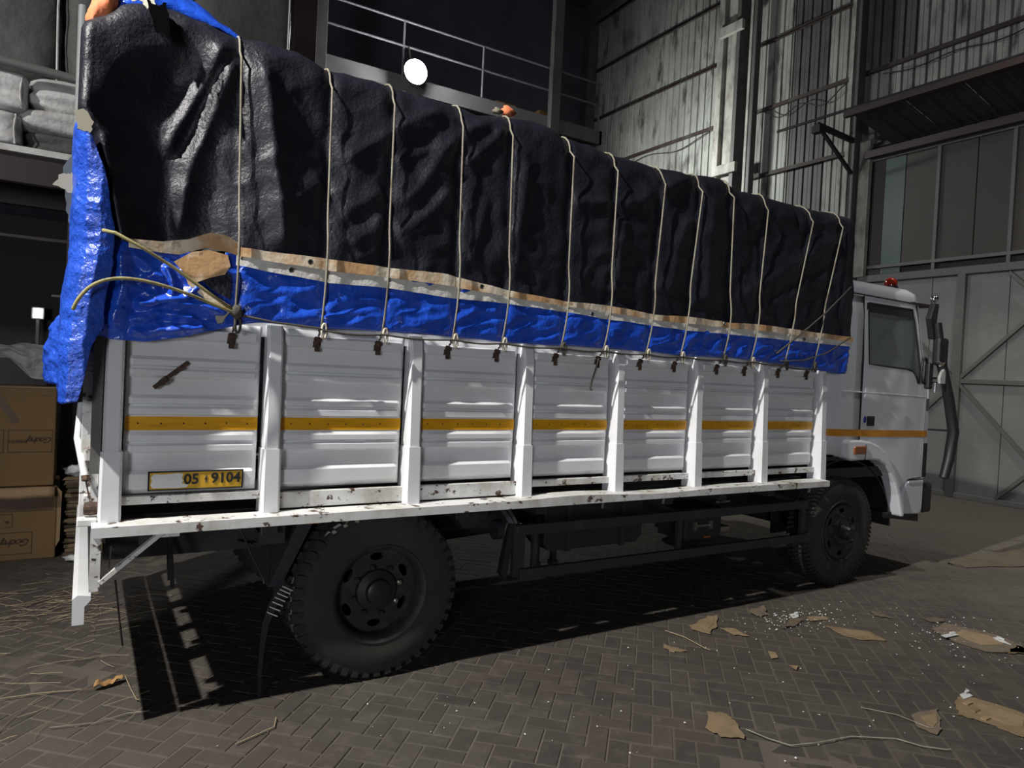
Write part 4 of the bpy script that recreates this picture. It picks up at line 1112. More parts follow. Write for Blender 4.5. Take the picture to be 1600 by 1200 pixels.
for j, v in enumerate(V):
    zt = top_z(xs); zb = hem_t(xs) - 0.02
    if v < 0.55:
        t = v / 0.55
        z = zb + (zt - R0 - zb) * t
        y = 3.905 + 0.03 * t
    elif v < 0.65:
        a = (v - 0.55) / 0.10 * math.pi / 2
        z = zt - R0 + R0 * math.sin(a) + 0 * xs
        y = 3.935 + R0 - R0 * math.cos(a)
    elif v < 0.86:
        t = (v - 0.65) / 0.21
        z = zt + 0.10 * math.sin(math.pi * t)
        y = 3.935 + R0 + (6.24 - 3.935 - 2 * R0) * t
    elif v < 0.90:
        a = (v - 0.86) / 0.04 * math.pi / 2
        z = zt - R0 + R0 * math.cos(a)
        y = 6.24 - R0 + R0 * math.sin(a)
    else:
        t = (v - 0.90) / 0.10
        z = zt - R0 + (zb - zt + R0) * t
        y = 6.24 + 0.03 * t
    BX[:, j] = xs; BY[:, j] = y; BZ[:, j] = z
off = side_offset(BX, BZ)
# the tail edge of the cover is drawn in below the corner, so the blue sheet shows
pull = np.interp(BZ, [2.4, 2.5, 2.93, 3.03, 3.2], [0.20, 0.17, 0.075, 0.0, 0.0])
BX = BX + pull * np.clip(1 - (BX + 0.07) / 0.45, 0, 1)
fine = vnoise(BX, BY, BZ, 4.0, 3) * 0.014 + vnoise(BX, BY, BZ, 10.0, 9) * 0.007 + (1 - np.abs(vnoise(BX, BY, BZ, 6.0, 21)) * 2.4) * 0.008
wside = np.where(V < 0.55, 1.0, np.where(V < 0.65, 1 - (V - 0.55) / 0.10 * 0.75, 0.25))[None, :]
wtop = 1 - wside
BY2 = BY - (off + fine) * np.where(V < 0.66, 1, -0.4)[None, :] * wside
BZ2 = BZ + (fine * 1.2) * wtop
# close both ends like a pillow
rows = []
cy, cz = 5.1, 2.9
def cap(row, dx, k):
    return [(p[0] + dx, cy + (p[1] - cy) * (1 - k), cz + (p[2] - cz) * (1 - k)) for p in row]
body = [[(BX[i, j], BY2[i, j], BZ2[i, j]) for j in range(nv)] for i in range(nx)]
front = [cap(body[-1], d, k) for d, k in ((0.02, 0.01), (0.035, 0.05), (0.04, 0.3), (0.04, 0.999))]
back = [cap(body[0], d, k) for d, k in ((-0.02, 0.012), (-0.035, 0.05), (-0.04, 0.3), (-0.04, 0.999))][::-1]
bt = thing('black_tarpaulin', (3, 5.1, 2.3), 'black woven tarpaulin roped down over the whole truck load', 'tarpaulin')
MB().grid(back + body + front).build('cover', M['blacktarp'], bt, smooth=180)
def tarp_at(x, v):
    """point on the finished cover"""
    i = np.clip((x - xs[0]) / (xs[-1] - xs[0]) * (nx - 1), 0, nx - 1.001); j = np.clip(v * (nv - 1), 0, nv - 1.001)
    i0, j0 = int(i), int(j); a, b = i - i0, j - j0
    def g(A): return (A[i0, j0] * (1 - a) * (1 - b) + A[i0 + 1, j0] * a * (1 - b) + A[i0, j0 + 1] * (1 - a) * b + A[i0 + 1, j0 + 1] * a * b)
    return Vector((x, g(BY2), g(BZ2)))

# ---- hem bands of the black cover
def band(x0, x1, fz0, fz1, y, name, m, amp=0.006, n=200):
    P = [[], [], []]
    for x in np.linspace(x0, x1, n):
        w = amp * noise.noise((x * 5, 0.3, 0)) + 0.5 * amp * noise.noise((x * 17, 1.3, 0))
        a, b = float(fz0(x)), float(fz1(x))
        pin = 0.010 * sum(math.exp(-((x - r) / 0.03) ** 2) for r in rope_bot_x)
        P[0].append((x, y - w + pin, a + w * 0.6)); P[1].append((x, y - 1.2 * w + pin, (a + b) / 2)); P[2].append((x, y - w + pin, b + w * 0.5))
    return MB().grid(P).build(name, M[m], bt, smooth=180)
mid = lambda x: hem_b(x) + (hem_t(x) - hem_b(x)) * 0.5
band(0.655, 6.03, lambda x: hem_b(x) - 0.002, lambda x: mid(x) + 0.006, 3.872, 'grey_hem', 'hemgrey')
band(0.66, 6.03, mid, hem_t, 3.864, 'stained_hem', 'hem')
# loose end of the stained hem, arched up left of the first rope
P = [[], []]
for x in np.linspace(0.16, 0.67, 40):
    t = (x - 0.16) / 0.51
    zt = np.interp(x, [0.16, 0.3, 0.42, 0.52, 0.60, 0.67], [2.445, 2.448, 2.475, 2.525, 2.52, 2.485])
    zb = np.interp(x, [0.16, 0.3, 0.38, 0.5, 0.60, 0.67], [2.405, 2.395, 2.395, 2.445, 2.44, 2.425])
    P[0].append((x, 3.86 - 0.02 * math.sin(math.pi * t), zb)); P[1].append((x, 3.85 - 0.025 * math.sin(math.pi * t), zt))
MB().grid(P).build('loose_hem', M['hem'], bt, smooth=180)
# brown inner fold hanging below it
v, f = plate_geom([(0.36, 2.36), (0.44, 2.42), (0.52, 2.44), (0.61, 2.425), (0.625, 2.37), (0.60, 2.325), (0.53, 2.30), (0.47, 2.27), (0.55, 2.215), (0.635, 2.165), (0.60, 2.15), (0.53, 2.175), (0.43, 2.255), (0.41, 2.31)], [], 0.006)
MB().add([(a, 3.868 + c, b) for a, b, c in v], f).build('hem_fold', M['hem'], bt, fix=False)
v, f = plate_geom([(0.575, 2.165), (0.64, 2.14), (0.615, 2.105), (0.60, 2.075), (0.578, 2.07), (0.565, 2.10)], [], 0.006)
MB().add([(a, 3.846 + c + 0.02 * b, b) for a, b, c in v], f).build('hem_tip', M['burlap'], bt, fix=False)
v, f = plate_geom([(0.48, 2.29), (0.53, 2.30), (0.60, 2.325), (0.63, 2.33), (0.63, 2.2), (0.56, 2.23)], [], 0.004)
MB().add([(a, 3.875 + c, b) for a, b, c in v], f).build('dark_fold', M['blacktarp'], bt, fix=False)
# eyelets
for (x, up) in ((0.93, 0), (1.03, 1), (2.98, 0), (4.3, 1), (5.3, 0), (2.1, 1)):
    z = float(mid(x)) + (0.03 if up else -0.03)
    ring = [(x + 0.012 * math.cos(t), 3.846, z + 0.012 * math.sin(t)) for t in np.linspace(0, 2 * math.pi, 13)]
    MB().tube(ring, 0.004, 5).build('eyelet', M['steel'], bt)
    MB().lathe([(0.0001, 0), (0.010, 0)], (x, 3.848, z), 'y', 10).build('eyelet_hole', M['ink'], bt)
# rags and tears at the tail end of the cover
def ragged(pts, y0, name, m, dy=0.0, th=0.006, n=0.01):
    q = []
    for k in range(len(pts)):
        a = Vector(pts[k]); b = Vector(pts[(k + 1) % len(pts)])
        for s in range(4):
            p = a.lerp(b, s / 4.0)
            q.append((p.x + random.uniform(-n, n), p.y + random.uniform(-n, n)))
    v, f = plate_geom(q, [], th)
    return MB().add([(a, y0 + c + dy * (b - pts[0][1]), b) for a, b, c in v], f).build(name, M[m], bt, fix=False)
def blob(c, r, name, m, parent, sub=3, amp=0.2, sc=3.0, seed=0, rot=None):
    bm = bmesh.new(); bmesh.ops.create_icosphere(bm, subdivisions=sub, radius=1.0)
    mt = rot.to_matrix() if rot else None
    for v in bm.verts:
        d = v.co.normalized()
        k = 1 + amp * noise.noise(d * sc + Vector((seed, seed, 0)))
        p = Vector((d.x * r[0], d.y * r[1], d.z * r[2])) * k
        if mt: p = mt @ p
        v.co = p + Vector(c)
    me = bpy.data.meshes.new(name); bm.to_mesh(me); bm.free()
    me.materials.append(M[m]); me.polygons.foreach_set('use_smooth', [True] * len(me.polygons))
    return link(bpy.data.objects.new(name, me), parent)
from mathutils import Euler
blob((0.015, 4.05, 3.56), (0.055, 0.07, 0.13), 'orange_roll', 'orange', bt, amp=0.25, rot=Euler((0.0, 0.35, 0)))
blob((2.36, 4.08, 3.64), (0.05, 0.03, 0.035), 'orange_rag', 'orange', bt, sub=2, amp=0.8, sc=2.5)
blob((2.27, 4.06, 3.615), (0.035, 0.03, 0.02), 'rope_knot', 'rope', bt, sub=2, amp=0.8, sc=2.5)
ragged([(0.10, 3.665), (0.135, 3.585), (0.165, 3.60), (0.20, 3.565), (0.23, 3.605), (0.245, 3.665), (0.18, 3.71)], 3.915, 'white_tear', 'cloth', dy=0.4, n=0.006)
ragged([(0.19, 3.60), (0.23, 3.57), (0.275, 3.60), (0.295, 3.52), (0.285, 3.42), (0.262, 3.46), (0.24, 3.43), (0.222, 3.50)], 3.835, 'black_tear', 'void', dy=0.18, n=0.007)
ragged([(-0.085, 2.985), (-0.03, 3.0), (0.0, 2.95), (-0.02, 2.90), (-0.07, 2.91)], 3.80, 'frayed_edge', 'burlap', n=0.009)
ragged([(-0.165, 2.685), (-0.12, 2.735), (-0.08, 2.75), (-0.06, 2.65), (-0.11, 2.66)], 4.02, 'frayed_canvas', 'burlap', n=0.008)
ragged([(-0.125, 2.77), (-0.085, 2.84), (-0.05, 2.80), (-0.05, 2.46), (-0.085, 2.50), (-0.105, 2.60)], 4.06, 'grey_rag', 'greyrag', n=0.006)

# ================================================================== BLUE TARPAULIN
bl = thing('blue_tarpaulin', (0.5, 4.2, 1.64), 'shiny blue plastic tarpaulin showing below the black cover and hanging off the tailgate', 'tarpaulin')
# skirt along the near side
nxs, nzs = 330, 26
P = []
for i, x in enumerate(np.linspace(0.60, 6.0, nxs)):
    row = []
    zb = np.interp(x, [0.6, 0.77, 1.12, 1.7, 2.39, 3.19, 4.0, 4.54, 5.36, 5.83, 6.0], [2.06, 2.09, 2.088, 2.10, 2.085, 2.10, 2.085, 2.10, 2.06, 2.03, 2.03]) + 0.008 * noise.noise((x * 4, 0, 0))
    zt = float(mid(x)) + 0.01
    for j in range(nzs):
        t = j / (nzs - 1); z = zb + (zt - zb) * t
        n1 = noise.noise((x * 3.2, z * 6, 1.0)); n2 = noise.noise((x * 8 + z * 9, z * 12 - x * 4, 4.0)); n3 = 1 - abs(noise.noise((x * 6 - z * 9, z * 11, 8.0))) * 2.2
        pin = sum(math.exp(-((x - r) / 0.03) ** 2) for r in rope_bot_x) * 0.012
        edge = min(1, t / 0.12)
        row.append((x, 3.895 - (0.012 * n1 + 0.009 * n2 + 0.016 * max(0, n3)) * (0.4 + 0.6 * edge) + pin + 0.01 * (1 - edge), z))
    P.append(row)
MB().grid(P).build('side_skirt', M['bluetarp'], bl, smooth=180, solid=0.003)
# tail part of the near side, deeply folded
P = []
FR = [([(0.33, 2.33), (0.36, 2.26), (0.36, 2.2)], .035, .025), ([(0.22, 2.25), (0.28, 2.29), (0.31, 2.28)], .03, .025), ([(0.22, 2.14), (0.32, 2.165), (0.42, 2.185), (0.47, 2.24)], .045, .03),
      ([(0.36, 2.16), (0.5, 2.155), (0.6, 2.13)], .035, .03), ([(0.2, 2.06), (0.3, 2.10), (0.45, 2.09)], .03, .025), ([(0.2, 2.0), (0.33, 2.02), (0.5, 2.04)], .03, .025),
      ([(0.41, 2.32), (0.46, 2.25), (0.49, 2.2)], .03, .03), ([(0.13, 2.36), (0.14, 2.2), (0.11, 2.05)], .06, .05), ([(0.18, 2.38), (0.24, 2.33)], .03, .03)]
gx, gz = np.meshgrid(np.linspace(0.02, 0.70, 110), np.linspace(0, 1, 90), indexing='ij')
zb = np.interp(gx, [0.02, 0.1, 0.25, 0.4, 0.55, 0.7], [1.985, 1.958, 1.955, 1.985, 2.03, 2.075])
zt = np.interp(gx, [0.02, 0.15, 0.3, 0.45, 0.7], [2.46, 2.44, 2.42, 2.42, 2.40])
GZ = zb + (zt - zb) * gz
D = np.zeros_like(gx)
for pts, h, w in FR:
    d = np.full_like(gx, 9.0)
    for a, b in zip(pts[:-1], pts[1:]): d = np.minimum(d, seg_dist(gx, GZ, a, b))
    D = np.maximum(D, h * np.exp(-np.abs(d / w) ** 1.5))
D += vnoise(gx, GZ, GZ, 9, 2) * 0.012 + (1 - np.abs(vnoise(gx, GZ, GZ, 14, 5)) * 2.5) * 0.007
GY = 3.905 - D - 0.03 * (1 - gz) * 0
MB().grid([[(gx[i, j], GY[i, j], GZ[i, j]) for j in range(90)] for i in range(110)]).build('tail_fold', M['bluetarp'], bl, smooth=180, solid=0.003)
# curtain round the tail, hanging down in a flap
path = [(0.10, 3.83), (0.03, 3.80), (-0.03, 3.82), (-0.07, 3.90), (-0.085, 4.05), (-0.09, 4.4), (-0.085, 5.0), (-0.08, 5.6), (-0.08, 6.2)]
def pathpt(u):
    s = u * (len(path) - 1); i = min(int(s), len(path) - 2); t = s - i
    return path[i][0] * (1 - t) + path[i + 1][0] * t, path[i][1] * (1 - t) + path[i + 1][1] * t
P = []
nu, nz = 110, 120
for i in range(nu):
    u = i / (nu - 1)
    x0, y0 = pathpt(u)
    row = []
    zbot = np.interp(u, [0, 0.08, 0.16, 0.3, 0.45, 0.7, 1], [2.02, 1.90, 1.66, 1.64, 1.66, 1.75, 1.9]) + 0.01 * noise.noise((u * 9, 3, 1))
    ztop = np.interp(u, [0, 0.1, 0.25, 1], [2.48, 2.74, 2.96, 3.0])
    for j in range(nz):
        t = j / (nz - 1); z = zbot + (ztop - zbot) * t
        swell = np.interp(z, [1.6, 1.75, 1.92, 2.05, 2.2, 2.32, 2.5, 3.1], [0.03, 0.03, 0.035, 0.03, 0.012, -0.01, -0.01, 0.0])
        gap = np.interp(z, [1.6, 2.0, 2.2, 2.4, 3.1], [0.0, 0.0, 0.01, 0.03, 0.03])
        c = 0.010 * noise.noise((x0 * 7 + y0 * 5, z * 6, 3.0)) + 0.003 * (1 - abs(noise.noise((x0 * 13 + y0 * 9, z * 14, 5.0))) * 2.4) + 0.02 * noise.noise((y0 * 6 + x0 * 6, z * 2.0, 7.0))
        k = max(0, min(1, (4.3 - y0) / 0.5))
        dx = -(swell * (0.6 + 0.4 * k)) - c
        # tapered flap: edge leans towards the tail as it drops
        lean_ = np.interp(z, [1.62, 1.9, 2.1, 2.4], [0.0, 0.0, 0.0, 0.0]) if y0 < 3.9 else 0
        row.append((x0 + dx + lean_, y0 - c * (1.0 if y0 < 3.95 else 0.0) + gap * 0.2, z))
    P.append(row)
MB().grid(P).build('tail_curtain', M['bluerear'], bl, smooth=180, solid=0.003)
# second lobe behind the flap
P = []
for i in range(40):
    u = i / 39; a = math.pi * u
    row = []
    for j in range(40):
        t = j / 39
        z = 1.72 + 0.36 * t
        w = math.sin(math.pi * min(1, 0.25 + t * 0.75)) ** 0.6
        c = 0.012 * noise.noise((u * 6, t * 7, 2)) + 0.008 * noise.noise((u * 15, t * 16, 2))
        row.append((-0.10 - (0.085 * math.sin(a) * w + c), 4.1 + 0.5 * u, z))
    P.append(row)
MB().grid(P).build('tail_lobe', M['bluerear'], bl, smooth=180, solid=0.003)
# hump of blue sheet on top of the load at the tail
P = []
for i in range(60):
    u = i / 59; x = 0.02 + 0.64 * u
    row = []
    for j in range(40):
        v = j / 39; y = 4.02 + 1.9 * v
        h = np.interp(x, [0.02, 0.1, 0.2, 0.3, 0.5, 0.66], [3.62, 3.8, 3.98, 4.0, 3.85, 3.66])
        base = float(top_z(x)) - 0.01
        s = math.sin(math.pi * min(1, max(0, v * 1.02))) ** 0.7
        z = base + (h - base + 0.12) * s + 0.018 * noise.noise((x * 7, y * 5, 1)) + 0.012 * noise.noise((x * 17, y * 13, 6))
        row.append((x, y, z))
    P.append(row)
MB().grid(P).build('top_hump', M['bluetarp'], bl, smooth=180, solid=0.003)

# ================================================================== ROPES
ords = ['first', 'second', 'third', 'fourth', 'fifth', 'sixth', 'seventh', 'eighth', 'ninth', 'tenth', 'eleventh', 'twelfth', 'thirteenth']
for i, (xt, xb) in enumerate(zip(rope_top_x, rope_bot_x)):
    lab = '%s cream rope from the tail end strapped over the black tarpaulin' % ords[i]
    if i == 12: lab = 'cream rope over the black tarpaulin nearest to the white cab'
    t = thing('rope', (xb, 3.85, 2.03), lab, 'rope', 'ropes strapped over the black tarpaulin')
    pts = [Vector((hook_x[i] + 0.002, 3.905, 2.052)), Vector((xb, 3.868, 2.12)), Vector((xb + 0.002, 3.848, 2.26))]
    for v in np.linspace(0.0, 0.96, 46):
        fx = min(1.0, v / 0.55); x = xb + (xt - xb) * fx
        p = tarp_at(x, v)
        if v < 0.55:
            p.y = min(p.y, 3.875 + 0.06 * max(0, (v - 0.1)) if v > 0.1 else 3.85) - 0.010
        elif v < 0.66: p += Vector((0, -0.008, 0.008))
        elif v < 0.87: p += Vector((0, 0, 0.012))
        else: p += Vector((0, 0.02, 0))
        pts.append(p)
    # smooth the run so that it reads as a taut line
    for _ in range(3):
        q = pts[:]
        for k in range(1, len(pts) - 1): q[k] = (pts[k - 1] + pts[k] * 2 + pts[k + 1]) / 4 if not (3 + 24 < k < 3 + 34) else pts[k]
        pts = q
    for k, p in enumerate(pts):
        pass
    light = i in (2, 3, 4, 6, 7, 8, 10, 11, 12)
    MB().tube(pts, 0.0062, 7).build('rope_line', M['rope'], t, smooth=180)
    # looped end at the hook
    xh = hook_x[i]
    loop = [(xh + 0.013 * math.cos(a) + 0.014, 3.872, 2.07 + 0.042 * math.sin(a)) for a in np.linspace(0, 2 * math.pi, 15)]
    MB().tube(loop, 0.0075, 6).build('end_loop', M['ropeend'] if i in (1, 2, 3, 4, 6, 7, 8, 10) else M['ropedark'], t, smooth=180)
# line that runs along the hooks
t = thing('lashing_rope', (3, 3.9, 2.05), 'thin grimy rope threaded along the row of hooks below the blue skirt', 'rope')
pts = [Vector((0.665, 3.862, 2.125)), Vector((0.85, 3.862, 2.098)), Vector((1.10, 3.875, 2.085))]
for a, b in zip(hook_x[1:-1], hook_x[2:]):
    for s in np.linspace(0.02, 0.98, 6):
        pts.append(Vector((a + (b - a) * s, 3.868, 2.075 - 0.012 * math.sin(math.pi * s) - (0.02 if a > 4.9 else 0))))
MB().tube(pts, 0.0065, 6).build('rope_line', M['ropedark'], t, smooth=180)
k = blob((0.66, 3.848, 2.135), (0.03, 0.02, 0.035), 'knot', 'ropedark', t, sub=2, amp=0.4)
MB().tube([(3.10, 3.9, 2.02), (3.095, 3.93, 1.93), (3.08, 3.94, 1.86), (3.07, 3.945, 1.80), (3.09, 3.945, 1.795)], 0.006, 6).build('dangling_end', M['ropedark'], t)
# two olive ropes at the tail corner
t = thing('tail_rope', (0.3, 3.8, 2.2), 'olive rope stretched slantwise from the knot up to the tail corner', 'rope')
MB().tube([(0.655, 3.845, 2.135), (0.5, 3.82, 2.23), (0.35, 3.79, 2.325), (0.22, 3.77, 2.395), (0.10, 3.755, 2.45), (0.05, 3.79, 2.46)], 0.0085, 7).build('rope_line', M['ropeyellow'], t, smooth=180)
t = thing('tail_rope', (0.2, 3.75, 2.1), 'olive rope arching over the blue folds from the knot to the tail flap', 'rope')
pts = [(0.655, 3.845, 2.13), (0.55, 3.82, 2.16), (0.42, 3.775, 2.20), (0.28, 3.75, 2.232), (0.17, 3.74, 2.243), (0.08, 3.735, 2.23), (0.01, 3.735, 2.19), (-0.035, 3.74, 2.13), (-0.055, 3.76, 2.08)]
# smooth with a Catmull-Rom pass
Q = []
pv = [Vector(p) for p in pts]
for k in range(len(pv) - 1):
    p0 = pv[max(0, k - 1)]; p1 = pv[k]; p2 = pv[k + 1]; p3 = pv[min(len(pv) - 1, k + 2)]
    for s in np.linspace(0, 1, 6)[:-1]:
        Q.append(0.5 * ((2 * p1) + (p2 - p0) * s + (2 * p0 - 5 * p1 + 4 * p2 - p3) * s * s + (3 * p1 - p0 - 3 * p2 + p3) * s ** 3))
Q.append(pv[-1])
MB().tube(Q, 0.0085, 7).build('rope_line', M['ropeyellow'], t, smooth=180)
# dark loose ropes crossing at the cab end
t = thing('slack_rope', (5.5, 3.85, 2.2), 'dark slack rope slanting across the hem beside the white cab', 'rope')
MB().tube([(4.95, 3.85, 2.16), (5.25, 3.84, 2.35), (5.55, 3.83, 2.55), (5.93, 3.85, 2.82)], 0.007, 6).build('rope_line', M['ropedark'], t, smooth=180)
MB().tube([(5.0, 3.85, 2.10), (5.3, 3.84, 2.12), (5.6, 3.83, 2.2), (5.95, 3.84, 2.36)], 0.006, 6).build('rope_tail', M['ropedark'], t, smooth=180)

# ================================================================== STORE ROOM SIDE (far left)
rack = thing('storage_rack', (-0.8, 8.7, 0), 'tall maroon storage rack of beams and pipes behind the tail of the truck', 'rack')
for x in (-3.2, -0.14, 2.45):
    for y in (8.22, 9.5):
        MB().box(x - 0.05, x + 0.05, y - 0.05, y + 0.05, 0, 3.48).build('upright', M['rackbrown'], rack)
for (z0, z1, m) in ((3.46, 3.50, 'rackbrown'), (3.50, 3.74, 'rackbrown'), (3.74, 3.80, 'hemgrey')):
    d = 0.0 if z1 < 3.55 or z0 > 3.7 else 0.05
    MB().box(-3.3, 2.6, 8.16 + d, 8.26, z0, z1).build('shelf_beam', M[m], rack)
MB().box(-3.3, 2.6, 9.45, 9.55, 3.46, 3.80).build('shelf_beam', M['rackbrown'], rack)
MB().box(-3.3, 2.6, 8.20, 9.5, 3.77, 3.80).build('shelf_board', M['rackbrown'], rack)
MB().box(-3.3, 2.6, 8.20, 8.23, 2.94, 2.965).build('tie_bar', M['rackbrown'], rack)
MB().box(-0.30, -0.08, 8.15, 8.22, 2.40, 2.42).build('tie_bracket', M['gateframe'], rack)
MB().tube([(-3.3, 8.12, 4.66), (2.5, 8.12, 4.40)], 0.045, 12).build('guard_pipe', M['rackpipe'], rack, smooth=60)
MB().tube([(-0.125, 8.02, 3.80), (-0.125, 8.02, 5.2)], 0.042, 12).build('guard_post', M['palepipe'], rack, smooth=60)
MB().box(-3.2, 2.5, 9.9, 9.95, 0, 3.4).build('rear_mesh', M['darkvoid'], rack)

def bale(name, x0, x1, y0, y1, z0, z1, m, label, group, seed=0, wr=0.03, horiz=True, n=5.0):
    cx, cy, cz = (x0 + x1) / 2, (y0 + y1) / 2, (z0 + z1) / 2
    hx, hy, hz = (x1 - x0) / 2, (y1 - y0) / 2, (z1 - z0) / 2
    t = thing(name, (cx, cy, z0), label, 'bale', group)
    bm = bmesh.new(); bmesh.ops.create_cube(bm, size=2.0)
    bmesh.ops.subdivide_edges(bm, edges=bm.edges[:], cuts=17, use_grid_fill=True)
    for v in bm.verts:
        p = v.co.copy()
        k = (abs(p.x) ** n + abs(p.y) ** n + abs(p.z) ** n) ** (-1.0 / n)
        q = p * k
        wx = Vector((cx + q.x * hx, cy + q.y * hy, cz + q.z * hz))
        sc = Vector((wx.x * 1.2, wx.y * 2, wx.z * 8)) if horiz else wx * 2.2
        d = wr * (noise.noise(sc + Vector((seed, 0, 0))) * 1.2 + (1 - abs(noise.noise(sc * 1.7 + Vector((seed, 3, 0)))) * 2) * 0.5)
        q = q * (1 + d / max(0.2, min(hx, hy, hz)) * 0.6)
        v.co = Vector((cx + q.x * hx, cy + q.y * hy, max(z0, cz + q.z * hz)))
    me = bpy.data.meshes.new('wrapping'); bm.to_mesh(me); bm.free()
    me.materials.append(M[m]); me.polygons.foreach_set('use_smooth', [True] * len(me.polygons))
    link(bpy.data.objects.new('wrapping', me), t)
    # tied ends
    MB().tube([(x1 - 0.04, y0 + 0.02, z1 - 0.03), (x1 - 0.05, y0 - 0.006, cz), (x1 - 0.04, y0 + 0.02, z0 + 0.03)], 0.012, 6).build('tie', M['hemgrey'], t)
    return t
G1 = 'white bundles on the rack shelf'
bale('cloth_bale', -1.05, -0.56, 8.20, 8.85, 4.14, 4.50, 'bale', 'boxy white bundle end under the sloping grey pipe, leftmost on the shelf', G1, 1, 0.012, n=8)
bale('cloth_bale', -0.54, 0.55, 8.30, 9.0, 4.22, 4.56, 'bale', 'long white wrapped roll lying on top of its shelf pile beside the truck tail', G1, 2, 0.045)
bale('cloth_bale', -0.58, 0.6, 8.30, 9.0, 4.00, 4.23, 'bale', 'long white wrapped roll in the middle of its shelf pile beside the truck tail', G1, 3, 0.04)
bale('cloth_bale', -0.60, 0.6, 8.32, 9.0, 3.80, 4.01, 'balegrey', 'greyish wrapped roll at the bottom of its shelf pile beside the truck tail', G1, 4, 0.03)
bale('cloth_bale', -1.10, -0.60, 8.22, 8.9, 3.80, 4.14, 'bale', 'white bundle under the boxy one at the left edge of the shelf', G1, 5, 0.03)
G2 = 'large grey bales high on the rack'
bale('large_bale', -1.45, -0.30, 8.55, 9.5, 4.56, 6.1, 'balegrey', 'huge dull grey bale at the top left corner above the pipe', G2, 6, 0.05, False, 6)
bale('large_bale', -0.28, 0.85, 8.55, 9.5, 4.57, 6.2, 'balegrey', 'huge dull grey bale behind the pale upright pipe and the tarpaulin top', G2, 7, 0.05, False, 6)
bale('large_bale', 0.87, 1.96, 8.55, 9.5, 4.45, 6.35, 'balegrey', 'huge pale bale peeking over the tarpaulin left of the dark column', G2, 8, 0.03, False, 7)

# grey plastic sheet thrown over the carton pile
gp = thing('plastic_sheet', (-0.7, 7.9, 1.55), 'crumpled grey plastic sheet hanging over the top carton', 'plastic sheet')
P = []
for i in range(40):
    u = i / 39; x = -1.3 + 1.05 * u
    row = []
    for j in range(26):
        v = j / 25
        ztop = np.interp(u, [0, 0.55, 0.75, 1.0], [1.90, 1.90, 1.93, 1.92]); zb = np.interp(u, [0, 0.5, 0.7, 0.85, 0.95, 1.0], [1.7, 1.82, 1.78, 1.62, 1.60, 1.78])
        z = ztop + (zb - ztop) * v
        row.append((x, 7.70 - 0.05 * v + 0.05 * noise.noise((u * 7, v * 4, 0)) + 0.02 * noise.noise((u * 19, v * 11, 3)), z + 0.02 * noise.noise((u * 8, v * 3, 5))))
    P.append(row)
MB().grid(P).build('sheet_drape', M['greyplastic'], gp, smooth=180, solid=0.003)
P = [[(-1.3 + 1.05 * i / 20, 7.70 + 0.5 * j / 8, 1.91 - 0.04 * j + 0.02 * noise.noise((i * 0.5, j * 0.6, 1))) for j in range(9)] for i in range(21)]
MB().grid(P).build('sheet_top', M['greyplastic'], gp, smooth=180, solid=0.003)
bx = thing('dark_crate', (-0.75, 7.9, 1.55), 'dark crate in the shade between the top carton and the grey plastic', 'crate')
MB().box(-1.3, -0.30, 7.82, 8.12, 1.55, 1.86).build('crate_body', M['rackbrown'], bx)
MB().box(-1.3, -0.30, 7.80, 7.82, 1.66, 1.70).build('crate_slat', M['rackbrown'], bx)

